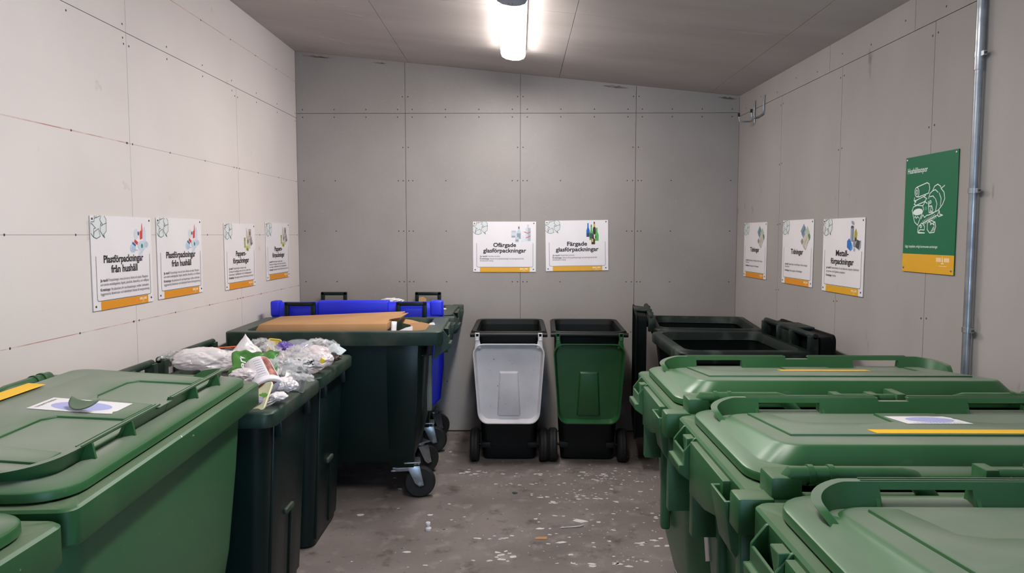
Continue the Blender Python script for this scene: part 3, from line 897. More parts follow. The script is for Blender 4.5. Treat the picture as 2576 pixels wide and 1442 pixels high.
def small_bin(label, cx, cy, rotz, lidmat, w=0.52, d=0.74, zr=0.957):
    """hinge side is +y"""
    t = thing('wheeled_bin', label, 'wheeled bin', (cx, cy, 0), rotz, 'two-wheeled glass bins at the back wall')
    def sec(hw, y0, y1, r, z): return rrect(hw, (y1 - y0) / 2, r, z, 5, 0, (y0 + y1) / 2)
    MB().loft([sec(0.19, -0.30, 0.20, 0.05, 0.015), sec(0.195, -0.305, 0.22, 0.05, 0.08), sec(0.205, -0.31, 0.235, 0.05, 0.25), sec(0.225, -0.335, 0.30, 0.05, 0.6), sec(0.235, -0.35, 0.345, 0.05, zr - 0.03),
               sec(0.225, -0.34, 0.335, 0.045, zr - 0.03), sec(0.21, -0.32, 0.29, 0.04, 0.55), sec(0.18, -0.29, 0.19, 0.04, 0.05)], True, True).build('body', CHAR, t, smooth=50)
    MB().loft([sec(0.237, -0.352, 0.352, 0.055, zr - 0.040), sec(0.262, -0.38, 0.38, 0.07, zr - 0.040), sec(0.264, -0.382, 0.382, 0.07, zr - 0.01), sec(0.255, -0.375, 0.375, 0.065, zr), sec(0.228, -0.345, 0.335, 0.05, zr - 0.004), sec(0.222, -0.338, 0.328, 0.045, zr - 0.04)], closed=True).build('rim', CHAR, t, smooth=45)
    MB().tube([(-0.265, 0.392, zr - 0.022), (0.265, 0.392, zr - 0.022)], 0.015, 12).build('hinge_handle', CHAR, t)
    for s in (-1, 1):
        wheel(t, s * 0.245, 0.215, 0.12, 0.062)
        MB().box(s * 0.165 - 0.035, s * 0.165 + 0.035, 0.20, 0.24, 0.10, 0.14).build('axle_bracket', CHAR, t, bevel=0.004)
    MB().tube([(-0.25, 0.215, 0.12), (0.25, 0.215, 0.12)], 0.009, 10).build('axle', CHAR, t)
    # lid hanging down on the hinge side, hollow towards the viewer
    h = 0.565
    zt = zr - 0.080
    yl = 0.43
    mb = tray(0.50, h, 0.055, 0.075, inset=0.022, taper=0.16, lip=0.006)
    # inner raised channel
    lean = R(-4)
    M = Matrix.Translation((0, yl, zt)) @ Matrix.Rotation(lean, 4, 'X') @ Matrix.Translation((0, 0, -h / 2)) @ Matrix(((-1, 0, 0, 0), (0, 0, 1, 0), (0, 1, 0, 0), (0, 0, 0, 1)))
    ld = mb.build('lid', lidmat, t, smooth=45, xf=M)
    ch = MB().hexa([(-0.085, -h / 2 + 0.05, -0.05), (0.085, -h / 2 + 0.05, -0.05), (0.068, h / 2 - 0.20, -0.05), (-0.068, h / 2 - 0.20, -0.05),
                    (-0.072, -h / 2 + 0.05, -0.034), (0.072, -h / 2 + 0.05, -0.034), (0.058, h / 2 - 0.212, -0.034), (-0.058, h / 2 - 0.212, -0.034)])
    ch.build('lid_channel', lidmat, ld, bevel=0.004, xf=M)
    for s in (-1, 1):
        x = s * 0.215
        arm = MB().hexa([(x - 0.022 - 0.004 * s, 0.40, zt - 0.03), (x + 0.022 - 0.004 * s, 0.40, zt - 0.03), (x + 0.022 - 0.004 * s, 0.42, zt - 0.03), (x - 0.022 - 0.004 * s, 0.42, zt - 0.03),
                         (x - 0.010, 0.405, zr - 0.03), (x + 0.010, 0.405, zr - 0.03), (x + 0.010, 0.42, zr - 0.03), (x - 0.010, 0.42, zr - 0.03)])
        arm.build('lid_arm', lidmat, ld, bevel=0.002)
        cl = MB()
        for a in (-0.012, 0.012): cl.box(x + a - 0.003, x + a + 0.003, 0.40, 0.424, zr - 0.055, zr - 0.008)
        cl.box(x - 0.015, x + 0.015, 0.40, 0.424, zr - 0.012, zr - 0.006).box(x - 0.015, x + 0.015, 0.40, 0.424, zr - 0.057, zr - 0.051)
        cl.build('lid_clip', lidmat, ld, bevel=0.0015)
    return t
small_bin('charcoal two-wheeled bin with a speckled white lid hanging open', -0.068, 5.262, R180, WHITEP)
small_bin('charcoal two-wheeled bin with a bottle green lid hanging open', 0.498, 5.262, R180 - R(2.0), GREEN240)

# ------------------------------------------------------------------ wall signs
def wall_matrix(p, right, normal):
    r = Vector(right).normalized()
    n = Vector(normal).normalized()
    u = Vector((0, 0, 1))
    M = Matrix.Identity(4)
    for i in range(3):
        M[i][0], M[i][1], M[i][2], M[i][3] = r[i], u[i], n[i], p[i]
    return M

SYM = [
    ([(330, 125), (300, 180), (365, 245), (440, 225), (445, 165), (405, 125)], 0),
    ([(320, 225), (300, 330), (375, 405), (385, 375), (440, 335), (448, 215)], 0),
    ([(320, 235), (335, 265), (365, 245)], 0),
    ([(350, 385), (400, 425), (378, 372)], 0),
    ([(95, 232), (125, 235), (200, 295), (158, 300), (150, 415), (95, 365)], 0),
    ([(165, 345), (265, 300), (300, 405), (215, 435), (150, 415), (165, 345)], 0),
    ([(95, 212), (170, 207), (185, 125)], 0),
    ([(183, 160), (215, 152), (228, 125)], 0),
    ([(215, 155), (310, 125)], 0)]
SYMFILL = [[(330, 125), (300, 180), (365, 245), (440, 225), (445, 165), (405, 125)], [(320, 235), (300, 330), (375, 405), (440, 335), (448, 215), (365, 245)],
           [(165, 345), (265, 300), (300, 405), (215, 435), (150, 415)], [(95, 232), (200, 295), (158, 300), (150, 415), (95, 365)], [(185, 165), (310, 125), (330, 125), (300, 180), (320, 235), (300, 300), (265, 300), (200, 295), (95, 225), (170, 207)]]

PCOL = {}
def pm(rgb):
    if rgb not in PCOL:
        PCOL[rgb] = material('print_%d_%d_%d' % rgb, rgb, 0.5)
    return PCOL[rgb]

def bottle(x, y0, w, h, neck=0.35, shoulder=0.62):
    n = w * neck / 2
    return [(x - w / 2, y0), (x + w / 2, y0), (x + w / 2, y0 + h * (shoulder - 0.15)), (x + n * 1.2, y0 + h * shoulder + h * 0.06), (x + n, y0 + h), (x - n, y0 + h), (x - n * 1.2, y0 + h * shoulder + h * 0.06), (x - w / 2, y0 + h * (shoulder - 0.15))]
def quad(x0, y0, x1, y1): return [(x0, y0), (x1, y0), (x1, y1), (x0, y1)]
def oval(cx, cy, rx, ry, n=14, a=0): return [(cx + rx * math.cos(2 * math.pi * k / n) * math.cos(a) - ry * math.sin(2 * math.pi * k / n) * math.sin(a), cy + rx * math.cos(2 * math.pi * k / n) * math.sin(a) + ry * math.sin(2 * math.pi * k / n) * math.cos(a)) for k in range(n)]
def rotq(cx, cy, w, h, a):
    c_, s_ = math.cos(a), math.sin(a)
    return [(cx + x * c_ - y * s_, cy + x * s_ + y * c_) for x, y in ((-w / 2, -h / 2), (w / 2, -h / 2), (w / 2, h / 2), (-w / 2, h / 2))]

# pictures: (rgb, polygon) in units of the board, x 0..1, y 0..1 upwards within the picture box
PIC = {
 'clear_glass': [((206, 214, 222), quad(.02, .30, .28, .62)), ((186, 196, 206), oval(.15, .62, .13, .05)), ((160, 168, 180), quad(.04, .30, .22, .40)), ((198, 208, 218), bottle(.40, .22, .22, .70)), ((150, 160, 172), quad(.30, .24, .48, .52)), ((120, 84, 96), quad(.37, .76, .43, .86)),
                 ((200, 208, 216), quad(.22, .06, .40, .32)), ((150, 158, 170), quad(.24, .10, .38, .20)), ((214, 216, 222), quad(.72, .12, .98, .80)), ((178, 184, 192), quad(.84, .12, .98, .80)), ((206, 212, 218), quad(.80, .80, .90, .98)), ((196, 92, 116), [(.66, .62), (.84, .54), (.98, .62), (.98, .58), (.84, .50), (.66, .58)]), ((196, 92, 116), [(.74, .30), (.98, .40), (.98, .36), (.74, .26)]), ((222, 226, 232), [(.5, .04), (.72, .10), (.66, .5), (.56, .4)])],
 'coloured_glass': [((24, 100, 190), bottle(.16, .28, .22, .70)), ((58, 66, 84), quad(.06, .30, .27, .48)), ((48, 40, 36), bottle(.58, .40, .20, .62)), ((214, 170, 40), quad(.53, .78, .63, .94)), ((44, 34, 40), quad(.54, .94, .62, 1.04)), ((92, 172, 88), bottle(.38, .12, .26, .72)), ((70, 84, 78), quad(.27, .20, .48, .46)), ((54, 60, 50), quad(.35, .80, .41, .90)), ((84, 176, 84), bottle(.74, .08, .24, .66)), ((66, 40, 12), bottle(.50, -.10, .24, .50)), ((210, 196, 120), quad(.41, .02, .50, .18)), ((74, 82, 76), quad(.62, .20, .70, .34))],
 'plastic': [((214, 70, 66), [(.58, .45), (.72, .48), (.74, .72), (.70, .95), (.66, .74), (.58, .70)]), ((232, 112, 100), [(.66, .72), (.76, .72), (.72, .98)]), ((206, 216, 228), quad(.76, .30, .92, .74)), ((190, 202, 216), quad(.82, .74, .87, .84)), ((198, 212, 226), oval(.18, .20, .17, .14)), ((176, 196, 214), oval(.2, .17, .12, .09)), ((212, 216, 224), oval(.38, .62, .14, .16)), ((78, 86, 92), oval(.50, .64, .05, .06)), ((204, 72, 66), rotq(.36, .38, .20, .10, -.5)), ((42, 98, 158), rotq(.24, .32, .20, .07, -.5)), ((200, 214, 226), oval(.68, .26, .22, .16)), ((60, 132, 124), oval(.68, .26, .06, .07)), ((184, 200, 214), oval(.92, .30, .12, .10)), ((214, 220, 228), [(.46, -.1), (.66, -.12), (.72, .1), (.5, .1)]), ((150, 170, 190), rotq(.34, .14, .2, .02, -.1)), ((168, 180, 192), rotq(.62, .06, .3, .015, .6))],
 'paper': [((204, 190, 176), [(.30, .52), (.46, .50), (.44, .80), (.30, 1.0)]), ((176, 164, 156), quad(.54, .56, .82, .92)), ((112, 100, 96), quad(.62, .66, .74, .82)), ((196, 186, 176), quad(.34, .26, .62, .62)), ((120, 112, 100), oval(.46, .40, .07, .09)), ((158, 148, 142), rotq(.80, .40, .26, .34, .4)), ((110, 100, 96), rotq(.84, .30, .14, .10, .4)), ((170, 172, 84), quad(.06, .14, .20, .56)), ((196, 200, 110), quad(.22, .02, .50, .22)), ((134, 140, 50), rotq(.40, .06, .2, .12, -.3)), ((208, 202, 192), rotq(.6, .22, .2, .26, .2)), ((140, 142, 96), quad(.05, .42, .18, .56))],
 'news': [((124, 146, 158), rotq(.32, .68, .42, .40, .75)), ((92, 112, 124), rotq(.26, .62, .3, .05, .75)), ((86, 106, 118), rotq(.38, .74, .3, .05, .75)), ((178, 194, 172), rotq(.66, .62, .38, .34, .7)), ((96, 136, 92), oval(.86, .44, .12, .14)), ((206, 198, 184), rotq(.52, .30, .60, .40, .68)), ((150, 140, 128), rotq(.20, .26, .2, .2, .68)), ((184, 174, 160), rotq(.56, .32, .36, .04, .68)), ((176, 166, 152), rotq(.50, .22, .36, .03, .68)), ((160, 152, 140), [(.3, .08), (.56, -.08), (.84, .3), (.82, .32), (.56, -.03), (.32, .12)])],
 'metal': [((150, 158, 170), quad(.28, .32, .50, .82)), ((120, 126, 138), quad(.42, .32, .50, .82)), ((86, 80, 92), oval(.39, .82, .11, .05)), ((150, 156, 168), oval(.42, .96, .12, .06, 14, -.4)), ((172, 160, 50), [(.54, .42), (.72, .38), (.76, .60), (.66, .78), (.56, .66)]), ((40, 116, 196), [(.04, .12), (.3, .0), (.4, .24), (.2, .44), (.04, .34)]), ((92, 150, 210), [(.28, -.02), (.44, .08), (.44, .2), (.36, .24)]), ((70, 74, 82), [(.66, .14), (.94, .04), (1.0, .34), (.74, .40)]), ((150, 154, 160), [(.88, .02), (1.02, .12), (1.04, .36), (.98, .38)]), ((140, 146, 152), oval(.58, .26, .10, .14)), ((172, 176, 182), oval(.58, .05, .07, .06)), ((74, 70, 60), oval(.65, .40, .07, .07))],
}

def flat_poly(mb, poly, z, mi=0):
    mb.flat(poly, z, mi)

def wall_sign(label, M, W, Hh, title, body_lines, pic, bar=SIGNY, tsize=None, widths=None):
    t = thing('wall_sign', label, 'sign', group='white sorting signs', matrix=M)
    X = lambda u: (u - 0.5) * W
    Y = lambda v: (0.5 - v) * Hh         # v from the top
    bd = MB().box(-W / 2, W / 2, -Hh / 2, Hh / 2, 0.0, 0.004).build('board', SIGNW, t, bevel=0.0008, seg=1)
    z = 0.0045
    MB().flat(quad(X(.11), Y(1.0), X(.90), Y(.908)), z).build('colour_bar', bar, t, smooth=0, recalc=False)
    fm = MB()
    fr = [(X(.058), Y(.43)), (X(.058), Y(.875)), (X(.064), Y(.895)), (X(.08), Y(.902)), (X(.93), Y(.902)), (X(.946), Y(.895)), (X(.952), Y(.875)), (X(.952), Y(.43))]
    fm.stroke(fr, 0.0026, z + 0.0003)
    fm.build('frame_line', SYMINK, t, smooth=0)
    k = W / 1530
    conv = lambda p: (-W / 2 + (p[0] - 92) * k, Hh / 2 - (p[1] - 122) * k)
    sy = MB()
    for i, f in enumerate(SYMFILL): sy.flat([conv(p) for p in f], z + 0.0001 + i * 2e-5)
    s0 = sy.build('recycling_symbol', PALETINT, t, smooth=0)
    sy = MB()
    for pts_, c_ in SYM: sy.stroke([conv(p) for p in pts_], 0.0027, z + 0.0005)
    sy.build('symbol_outline', SYMINK, s0, smooth=0)
    # picture, one mesh with its printed colours
    px0, px1, py0, py1 = (.60, .92, .43, .05) if pic != 'coloured_glass' else (.64, .88, .44, .05)
    mb, mats = MB(), []
    for i, (rgb, poly) in enumerate(PIC[pic]):
        m = pm(rgb)
        if m not in mats: mats.append(m)
        mb.flat([(X(px0 + (px1 - px0) * a), Y(py0 + (py1 - py0) * b)) for a, b in poly], z + 0.0001 + i * 3e-5, mats.index(m))
    mb.build('picture', mats, t, smooth=0)
    n = len(title)
    ts = tsize or 0.0465
    bases = ([0.50, 0.61] if n == 2 else [0.525])
    for s, v, wd in zip(title, bases, widths):
        text('title_text', s, ts, X(0.503), Y(v), z + 0.0006, INK, t, 'CENTER', wd * W, bold=0.0012)
    for v, bold, s, wd in body_lines:
        if bold:
            text('body_text', bold, 0.0175, X(.11), Y(v), z + 0.0006, INK, t, 'LEFT', len(bold) * 0.0074 * W / .5, bold=0.0003)
            x0 = .11 + len(bold) * 0.0150 + 0.012
        else: x0 = .11
        if s: text('body_text', s, 0.0175, X(x0), Y(v), z + 0.0006, GREYINK, t, 'LEFT', max(0.05, wd - (x0 - .11)) * W, shear=0.15)
    logo(t, X(.745), X(.872), Y(.955), z + 0.0004)
    for u, v in ((.025, .035), (.965, .035), (.035, .955), (.958, .948)):
        MB().lathe([(0.0052, 0.004), (0.0048, 0.0056), (0.003, 0.0064)], 10, Matrix.Translation((X(u), Y(v), 0))).build('screw', M_SCREW, t)
    return t

LOGOM = material('logo_cream', (250, 218, 170), 0.5)
def logo(t, x0, x1, y, z):
    """pale maker's mark: two rows of block characters with a flame between, a bar and a fine line below"""
    w = x1 - x0
    mb = MB()
    hh = 0.1 * w * 1.3
    for a, b in ((0, .085), (.10, .185), (.20, .285), (.30, .375), (.60, .685), (.70, .785), (.80, .885), (.90, .985)):
        mb.flat(quad(x0 + a * w, y, x0 + b * w, y + hh * 1.5), z)
    mb.flat([(x0 + .42 * w, y - .02 * w), (x0 + .54 * w, y - .02 * w), (x0 + .50 * w, y + hh * 1.3), (x0 + .475 * w, y + hh * 2.3), (x0 + .445 * w, y + hh * 1.3)], z)
    mb.flat(quad(x0 + .38 * w, y - hh * .75, x0 + .60 * w, y - hh * .38), z)
    mb.flat(quad(x0 + .22 * w, y - hh * 1.6, x0 + .80 * w, y - hh * 1.42), z)
    mb.build('maker_mark', LOGOM, t, smooth=0)

plast = [(.70, 'Ja tack!', 'Förpackningar, rena och torra. Hårda och mjuka. Plastpåsar', .80), (.745, '', 'och mindre emballageplast, frigolit, plastfolie, blisterförp. och refillpåsar', .82),
         (.80, 'Kretslopp:', 'Ny plastråvara för nya förpackningar, möbler, bullerplank,', .81), (.845, '', 'byggmaterial, blomkrukor och kabelskydd. Resten till energiutvinning.', .82)]
papper = [(.70, 'Ja tack!', 'Förpackningar av papper, papp', .55), (.745, '', 'kartong och wellpapp, rena och torra, platta ihop', .70), (.79, '', 'kartonger, mjölkpaket och omslagspapper', .74), (.84, 'Kretslopp:', 'Ny pappersråvara till kartong och kuvert', .80)]
tidn = [(.70, 'Ja tack!', 'Dagstidningar, veckotidningar, reklam, kataloger', .74), (.74, '', 'broschyrer', .16), (.80, 'Kretslopp:', 'Nytt papper till tidningar', .58)]
metall = [(.68, 'Ja tack!', 'Konservburkar, öl- och läskburkar, kapsyler, folieformar', .80), (.73, '', 'och tomma, torra färgburkar, spraydosor', .48), (.785, 'Kretslopp:', 'Ny metallråvara', .26)]
ofarg = [(.70, 'Ja tack!', 'Klara flaskor och burkar', .32), (.748, 'Kretslopp:', 'Returen till nya glasförpackningar och isoleringsmaterial eller', .70), (.788, '', 'fyllnadsmaterial i betong', .21)]
farg = [(.70, 'Ja tack!', 'Färgade flaskor och burkar', .35), (.748, 'Kretslopp:', 'Returen till nya glasförpackningar och isoleringsmaterial eller', .71), (.788, '', 'fyllnadsmaterial i betong', .21)]

def on_left(a, z):
    return wall_matrix(fnl(a, z, 0.002), (AL, 1, 0), (1, -AL, 0))
def on_right(a, z):
    return wall_matrix(fnr(a, z, 0.002), (AR, -1, 0), (-1, -AR, 0))
k = 0.9917   # left-wall distances rescaled to the corner
def la(y0, y1): return YB - (y0 + y1) / 2 * k
SW, SH = 0.487, 0.413
wall_sign('white plastic packaging sign, nearest of four on the pale wall', on_left(la(3.064, 3.56), 1.497), SW, SH, ['Plastförpackningar', 'från hushåll'], plast, 'plastic', SIGNO, widths=[.66, .44])
wall_sign('white plastic packaging sign beside the paper packaging signs', on_left(la(3.61, 4.105), 1.50), SW, SH, ['Plastförpackningar', 'från hushåll'], plast, 'plastic', SIGNO, widths=[.66, .44])
wall_sign('white paper packaging sign next to the plastic packaging signs', on_left(la(4.42, 4.892), 1.485), SW, SH, ['Pappers-', 'förpackningar'], papper, 'paper', SIGNO, widths=[.33, .52])
wall_sign('white paper packaging sign nearest the back corner of the pale wall', on_left(la(5.107, 5.596), 1.502), SW, SH, ['Pappers-', 'förpackningar'], papper, 'paper', SIGNO, widths=[.33, .52])
def on_back(x0, x1, z, roll=0):
    return wall_matrix((((x0 + x1) / 2), YB - 0.002, z), (1, 0, 0), (0, -1, 0)) @ Matrix.Rotation(roll, 4, 'Z')
wall_sign('white sign for clear glass above the white-lidded bin', on_back(-0.371, 0.140, 1.523, R(-0.0)), 0.51, 0.407, ['Ofärgade', 'glasförpackningar'], ofarg, 'clear_glass', SIGNY, widths=[.362, .684])
wall_sign('white sign for coloured glass above the green-lidded bin', on_back(0.217, 0.723, 1.533, R(0.9)), 0.506, 0.407, ['Färgade', 'glasförpackningar'], farg, 'coloured_glass', SIGNY, widths=[.318, .684])
wall_sign('white newspaper sign nearest the back corner of the concrete wall', on_right(YB - 5.374, 1.505), 0.465, 0.413, ['Tidningar'], tidn, 'news', SIGNO, widths=[.40])
wall_sign('white newspaper sign beside the metal packaging sign', on_right(YB - 4.62, 1.507), 0.468, 0.418, ['Tidningar'], tidn, 'news', SIGNO, widths=[.40])
wall_sign('white metal packaging sign with a tin can picture', on_right(YB - 4.015, 1.502), 0.475, 0.42, ['Metall-', 'förpackningar'], metall, 'metal', SIGNY, widths=[.31, .56])

# green household-waste sign
def green_sign():
    W, Hh = 0.385, 0.530
    t = thing('wall_sign', 'tall green household waste sign with white line drawing and yellow foot', 'sign', matrix=on_right(YB - 3.226, 1.714))
    X = lambda u: (u - .5) * W
    Y = lambda v: (.5 - v) * Hh
    MB().box(-W / 2, W / 2, -Hh / 2, Hh / 2, 0, 0.004).build('board', SIGNG, t, bevel=0.0008, seg=1)
    z = 0.0045
    MB().flat(quad(X(0), Y(1), X(1), Y(.843)), z).build('colour_bar', SIGNY, t, smooth=0)
    WL = material('white_ink', (226, 236, 230), 0.5)
    text('title_text', 'Hushållssopor', 0.035, X(.05), Y(.142), z + .0003, WL, t, 'LEFT', .40 * W, bold=0.0005)
    text('body_text', 'Lägg i soppåsen, enligt kommunens anvisningar', 0.0165, X(.05), Y(.787), z + .0003, WL, t, 'LEFT', .65 * W, bold=0.0002)
    logo(t, X(.68), X(.92), Y(.90), z + 0.0003)
    # drawing traced as strokes: paper roll, crumpled paper, fruit, cup, fish bone, tomato ; (u,v) on the board
    g_ = lambda pts_: [(X(u), Y(v)) for u, v in pts_]
    # zoomed-view pixel (743x1442) to board coordinates: straighten the perspective
    def pv(p):
        x, y = p
        left = lambda yy: 103 - (yy - 115) * 0.0415
        right = lambda yy: 680 - (yy - 15) * 0.0428
        u = (x - left(y)) / (right(y) - left(y))
        top = 120 + (15 - 120) * u
        bot = 1362 + (1418 - 1362) * u
        return (X(u), Y((y - top) / (bot - top)))
    def ov(cx, cy, rx, ry, n=16, a=0): return [pv(p) for p in oval(cx, cy, rx, ry, n, a)]
    S = MB()
    wv = 0.0042
    S.stroke(ov(233, 490, 24, 52), wv, z + .0003, True)
    S.stroke(ov(232, 490, 9, 24), wv, z + .0003, True)
    for pl in ([(233, 435), (350, 385), (372, 400), (378, 450), (365, 500), (245, 545)],
               [(205, 550), (200, 585), (225, 580), (200, 625), (225, 635), (330, 590), (300, 640)], [(225, 580), (335, 525)], [(310, 540), (345, 560), (322, 590), (350, 615)], [(205, 590), (222, 600)],
               [(365, 560), (380, 505), (410, 475), (430, 425), (465, 402), (495, 425), (500, 450), (530, 490), (538, 560), (515, 625), (470, 690), (420, 715), (370, 715), (365, 650), (362, 590)],
               [(410, 475), (440, 462), (468, 492)], [(380, 540), (415, 532), (430, 555)], [(440, 560), (455, 620), (440, 700)], [(480, 500), (500, 560), (492, 640)], [(500, 450), (538, 415)], [(375, 600), (365, 650), (395, 640), (385, 700), (410, 700)],
               [(400, 640), (412, 690)], [(176, 690), (205, 820), (240, 855), (300, 700)], [(176, 700), (190, 655), (235, 635), (300, 640), (310, 690)],
               [(205, 770), (215, 755), (225, 780), (240, 760), (255, 775)], [(280, 785), (300, 740), (320, 770), (345, 745), (360, 745), (420, 720)],
               [(240, 930), (250, 870), (290, 830), (320, 870), (315, 910), (275, 905), (255, 915), (250, 935), (320, 942)], [(240, 930), (250, 942), (320, 942)],
               [(300, 835), (460, 745)], [(460, 745), (480, 695), (485, 735), (515, 745), (475, 760), (460, 745)],
               [(352, 840), (365, 815), (400, 805), (435, 825), (442, 870), (425, 935), (375, 942), (350, 905), (352, 840)], [(365, 815), (390, 830), (385, 850), (405, 835), (425, 855), (418, 828), (435, 820)]):
        S.stroke([pv(p) for p in pl], wv, z + .0003)
    S.stroke(ov(278, 870, 9, 12), wv, z + .0003, True)
    S.stroke(ov(385, 598, 9, 14), wv, z + .0003, True)
    for i in range(9):
        x = 310 + i * 16
        y = 829 - i * 9
        S.stroke([pv((x - 8, y - 22)), pv((x + 8, y + 18))], wv * .8, z + .0003)
    for i in range(4):
        S.stroke([pv((385 + i * 8, 930 - i * 14)), pv((428, 905 - i * 14))], wv * .5, z + .0003)
    d_ = S.build('drawing', WL, t, smooth=0)
    MB().flat(ov(244, 708, 58, 36, 18, -0.25), z + .0002).build('soup_fill', WL, d_, smooth=0)
    MB().flat(ov(335, 668, 16, 22), z + .0002).build('tint_spot', pm((70, 150, 110)), d_, smooth=0)
    for u, v in ((.03, .025), (.965, .025), (.03, .965), (.955, .965)):
        MB().lathe([(0.006, 0.004), (0.0055, 0.006), (0.003, 0.007)], 10, Matrix.Translation((X(u), Y(v), 0))).build('screw', STEEL, t)
green_sign()

# ------------------------------------------------------------------ pipe and hook on the right wall
pa = YB - 2.905
t = thing('wall_pipe', 'galvanised steel pipe running up the concrete wall', 'pipe', fnr(pa, 0, 0.024))
base = fnr(pa, 0, 0.024)
MB().tube([(0, 0, 0.0), (0, 0, 2.29)], 0.0155, 16).build('tube', PIPE, t)
prof = []
for i in range(60):
    prof.append((0.0172 + 0.0009 * (i % 2), 2.27 + i * 0.0075))
MB().lathe(prof, 18).build('spiral_tube', STEEL, t)
for z in (0.55, 1.235, 1.796, 2.331):
    c_ = MB().lathe([(0.0160, z - 0.010), (0.0190, z - 0.010), (0.0190, z + 0.010), (0.0160, z + 0.010)], 18)
    c_.box(0.0, 0.023, -0.005, 0.005, z - 0.009, z + 0.009).box(-0.006, 0.006, -0.036, -0.017, z - 0.009, z + 0.009)
    cl = c_.build('pipe_clip', STEEL, t)
    MB().lathe([(0.005, -0.041), (0.005, -0.034)], 8, Matrix.Translation((0, 0, z)) @ Matrix.Rotation(R(-90), 4, 'X')).build('screw', M_SCREW, cl)

hk = thing('wall_hook', 'bent steel wire hook with black tips high in the corner', 'hook', fnr(YB - 5.35, 2.55, 0.0))
o_ = Vector(fnr(YB - 5.35, 2.55, 0.0))
def hp(a, z, h): return Vector(fnr(YB - a, z, h)) - o_
h1 = MB().tube([hp(5.25, 2.625, .006), hp(5.25, 2.56, .012), hp(5.25, 2.51, .012), hp(5.26, 2.492, .012), hp(5.36, 2.485, .012), hp(5.44, 2.49, .012)], 0.0055, 8)
h1.tube([hp(5.44, 2.62, .006), hp(5.44, 2.52, .012), hp(5.44, 2.455, .006)], 0.006, 8)
h1.build('bracket', STEEL, hk)
h2 = MB().tube([hp(5.44, 2.49, .012), hp(5.44, 2.466, .03), hp(5.44, 2.463, .08), hp(5.44, 2.468, .12), hp(5.44, 2.50, .125)], 0.006, 8).build('hook_arm', STEEL, hk)
MB().tube([hp(5.44, 2.50, .125), hp(5.44, 2.525, .126)], 0.0085, 8).build('tip', RUBBER, h2)
h3 = MB().tube([hp(5.44, 2.50, .012), hp(5.44, 2.50, .03), hp(5.44, 2.53, .032)], 0.006, 8).build('hook_arm', STEEL, hk)
MB().tube([hp(5.44, 2.53, .032), hp(5.44, 2.556, .032)], 0.0085, 8).build('tip', RUBBER, h3)

# ------------------------------------------------------------------ waste in the bins
CLEAR = film('clear_film', (236, 236, 238), 0.74, 0.09)
MILKY = film('milky_film', (240, 234, 236), 0.18, 0.28)
PINKF = film('pinkish_film', (230, 218, 222), 0.18, 0.28)
SMOKE = film('smoky_tray', (120, 126, 130), 0.45, 0.12)
DOME = film('clear_dome', (222, 226, 238), 0.72, 0.08)

def crumpled(name, label, cat, px, py, Y, size, mat, seed, amp=0.35, freq=2.2, rot=(0, 0, 0), group='plastic packaging in the dark bins', sub=3, peak=0.0):
    X = (px - 1305) / 1800 * Y
    Z = 1.62 - (py - 591) / 1800 * Y
    bm = bmesh.new()
    bmesh.ops.create_icosphere(bm, subdivisions=sub + 2, radius=1.0)
    off = Vector((seed * 7.3, seed * 3.1, seed * 5.7))
    for v in bm.verts:
        p = v.co.copy()
        n1 = noise.noise(p * freq + off)
        n2 = abs(noise.noise(p * freq * 2.3 + off * 1.7))
        n3 = abs(noise.noise(p * freq * 5 + off * 0.7))
        n4 = abs(noise.noise(p * freq * 10 + off * 1.3))
        s = 1 + amp * (n1 * 0.9 - n2 * 0.7 - n3 * 0.16 - n4 * 0.05)
        q = p * s
        if peak and q.z > 0: 
            k_ = max(0.0, 1 - math.hypot(q.x, q.y))
            q = Vector((q.x * (1 - 0.35 * q.z), q.y * (1 - 0.35 * q.z), q.z + peak * k_ ** 2))
        v.co = Vector((q.x * size[0], q.y * size[1], q.z * size[2]))
    bmesh.ops.recalc_face_normals(bm, faces=bm.faces)
    me = bpy.data.meshes.new(name)
    bm.to_mesh(me)
    bm.free()
    me.materials.append(mat)
    me.shade_smooth()
    me.set_sharp_from_angle(angle=R(30 if mat is CLEAR else 50))
    o = bpy.data.objects.new(name, me)
    COL.objects.link(o)
    o.location = (X, Y, Z)
    o.rotation_euler = rot
    return tag(o, label, cat, group)

def heap(name, label, x0, x1, y0, y1, zb, zt, mat, seed, nx=34, ny=30, parent=None):
    vs_, fs_ = [], []
    for j in range(ny + 1):
        for i in range(nx + 1):
            u, v = i / nx, j / ny
            e = min(1, 6 * min(u, 1 - u, v, 1 - v))
            p = Vector((u * 5 + seed, v * 5, seed))
            h = 0.6 * noise.noise(p) + 0.5 * abs(noise.noise(p * 2.3)) + 0.25 * abs(noise.noise(p * 5))
            vs_.append((x0 + (x1 - x0) * u, y0 + (y1 - y0) * v, zb + (zt - zb) * (0.35 * e + h * e)))
    for j in range(ny):
        for i in range(nx):
            a = j * (nx + 1) + i
            fs_.append((a, a + 1, a + nx + 2, a + nx + 1))
    o = MB().add(vs_, fs_).build(name, mat, None, smooth=25)
    tag(o, label, 'waste', None, 'stuff')
    return o
HEAPM = material('mixed_plastic_waste', (204, 200, 204), 0.25, second=(140, 138, 146), nscale=14, lo=0.4, hi=0.65, third=(206, 202, 206), tscale=30, tlo=0.55, thi=0.62)
heap('plastic_waste', 'packed plastic waste under the tub in the bin with the grip channel', -1.70, -1.04, 2.83, 3.37, 0.85, 0.965, HEAPM, 2)
heap('plastic_waste', 'packed plastic waste under the bags in the bin before the cardboard', -1.70, -1.04, 3.53, 4.08, 0.85, 0.97, HEAPM, 9)

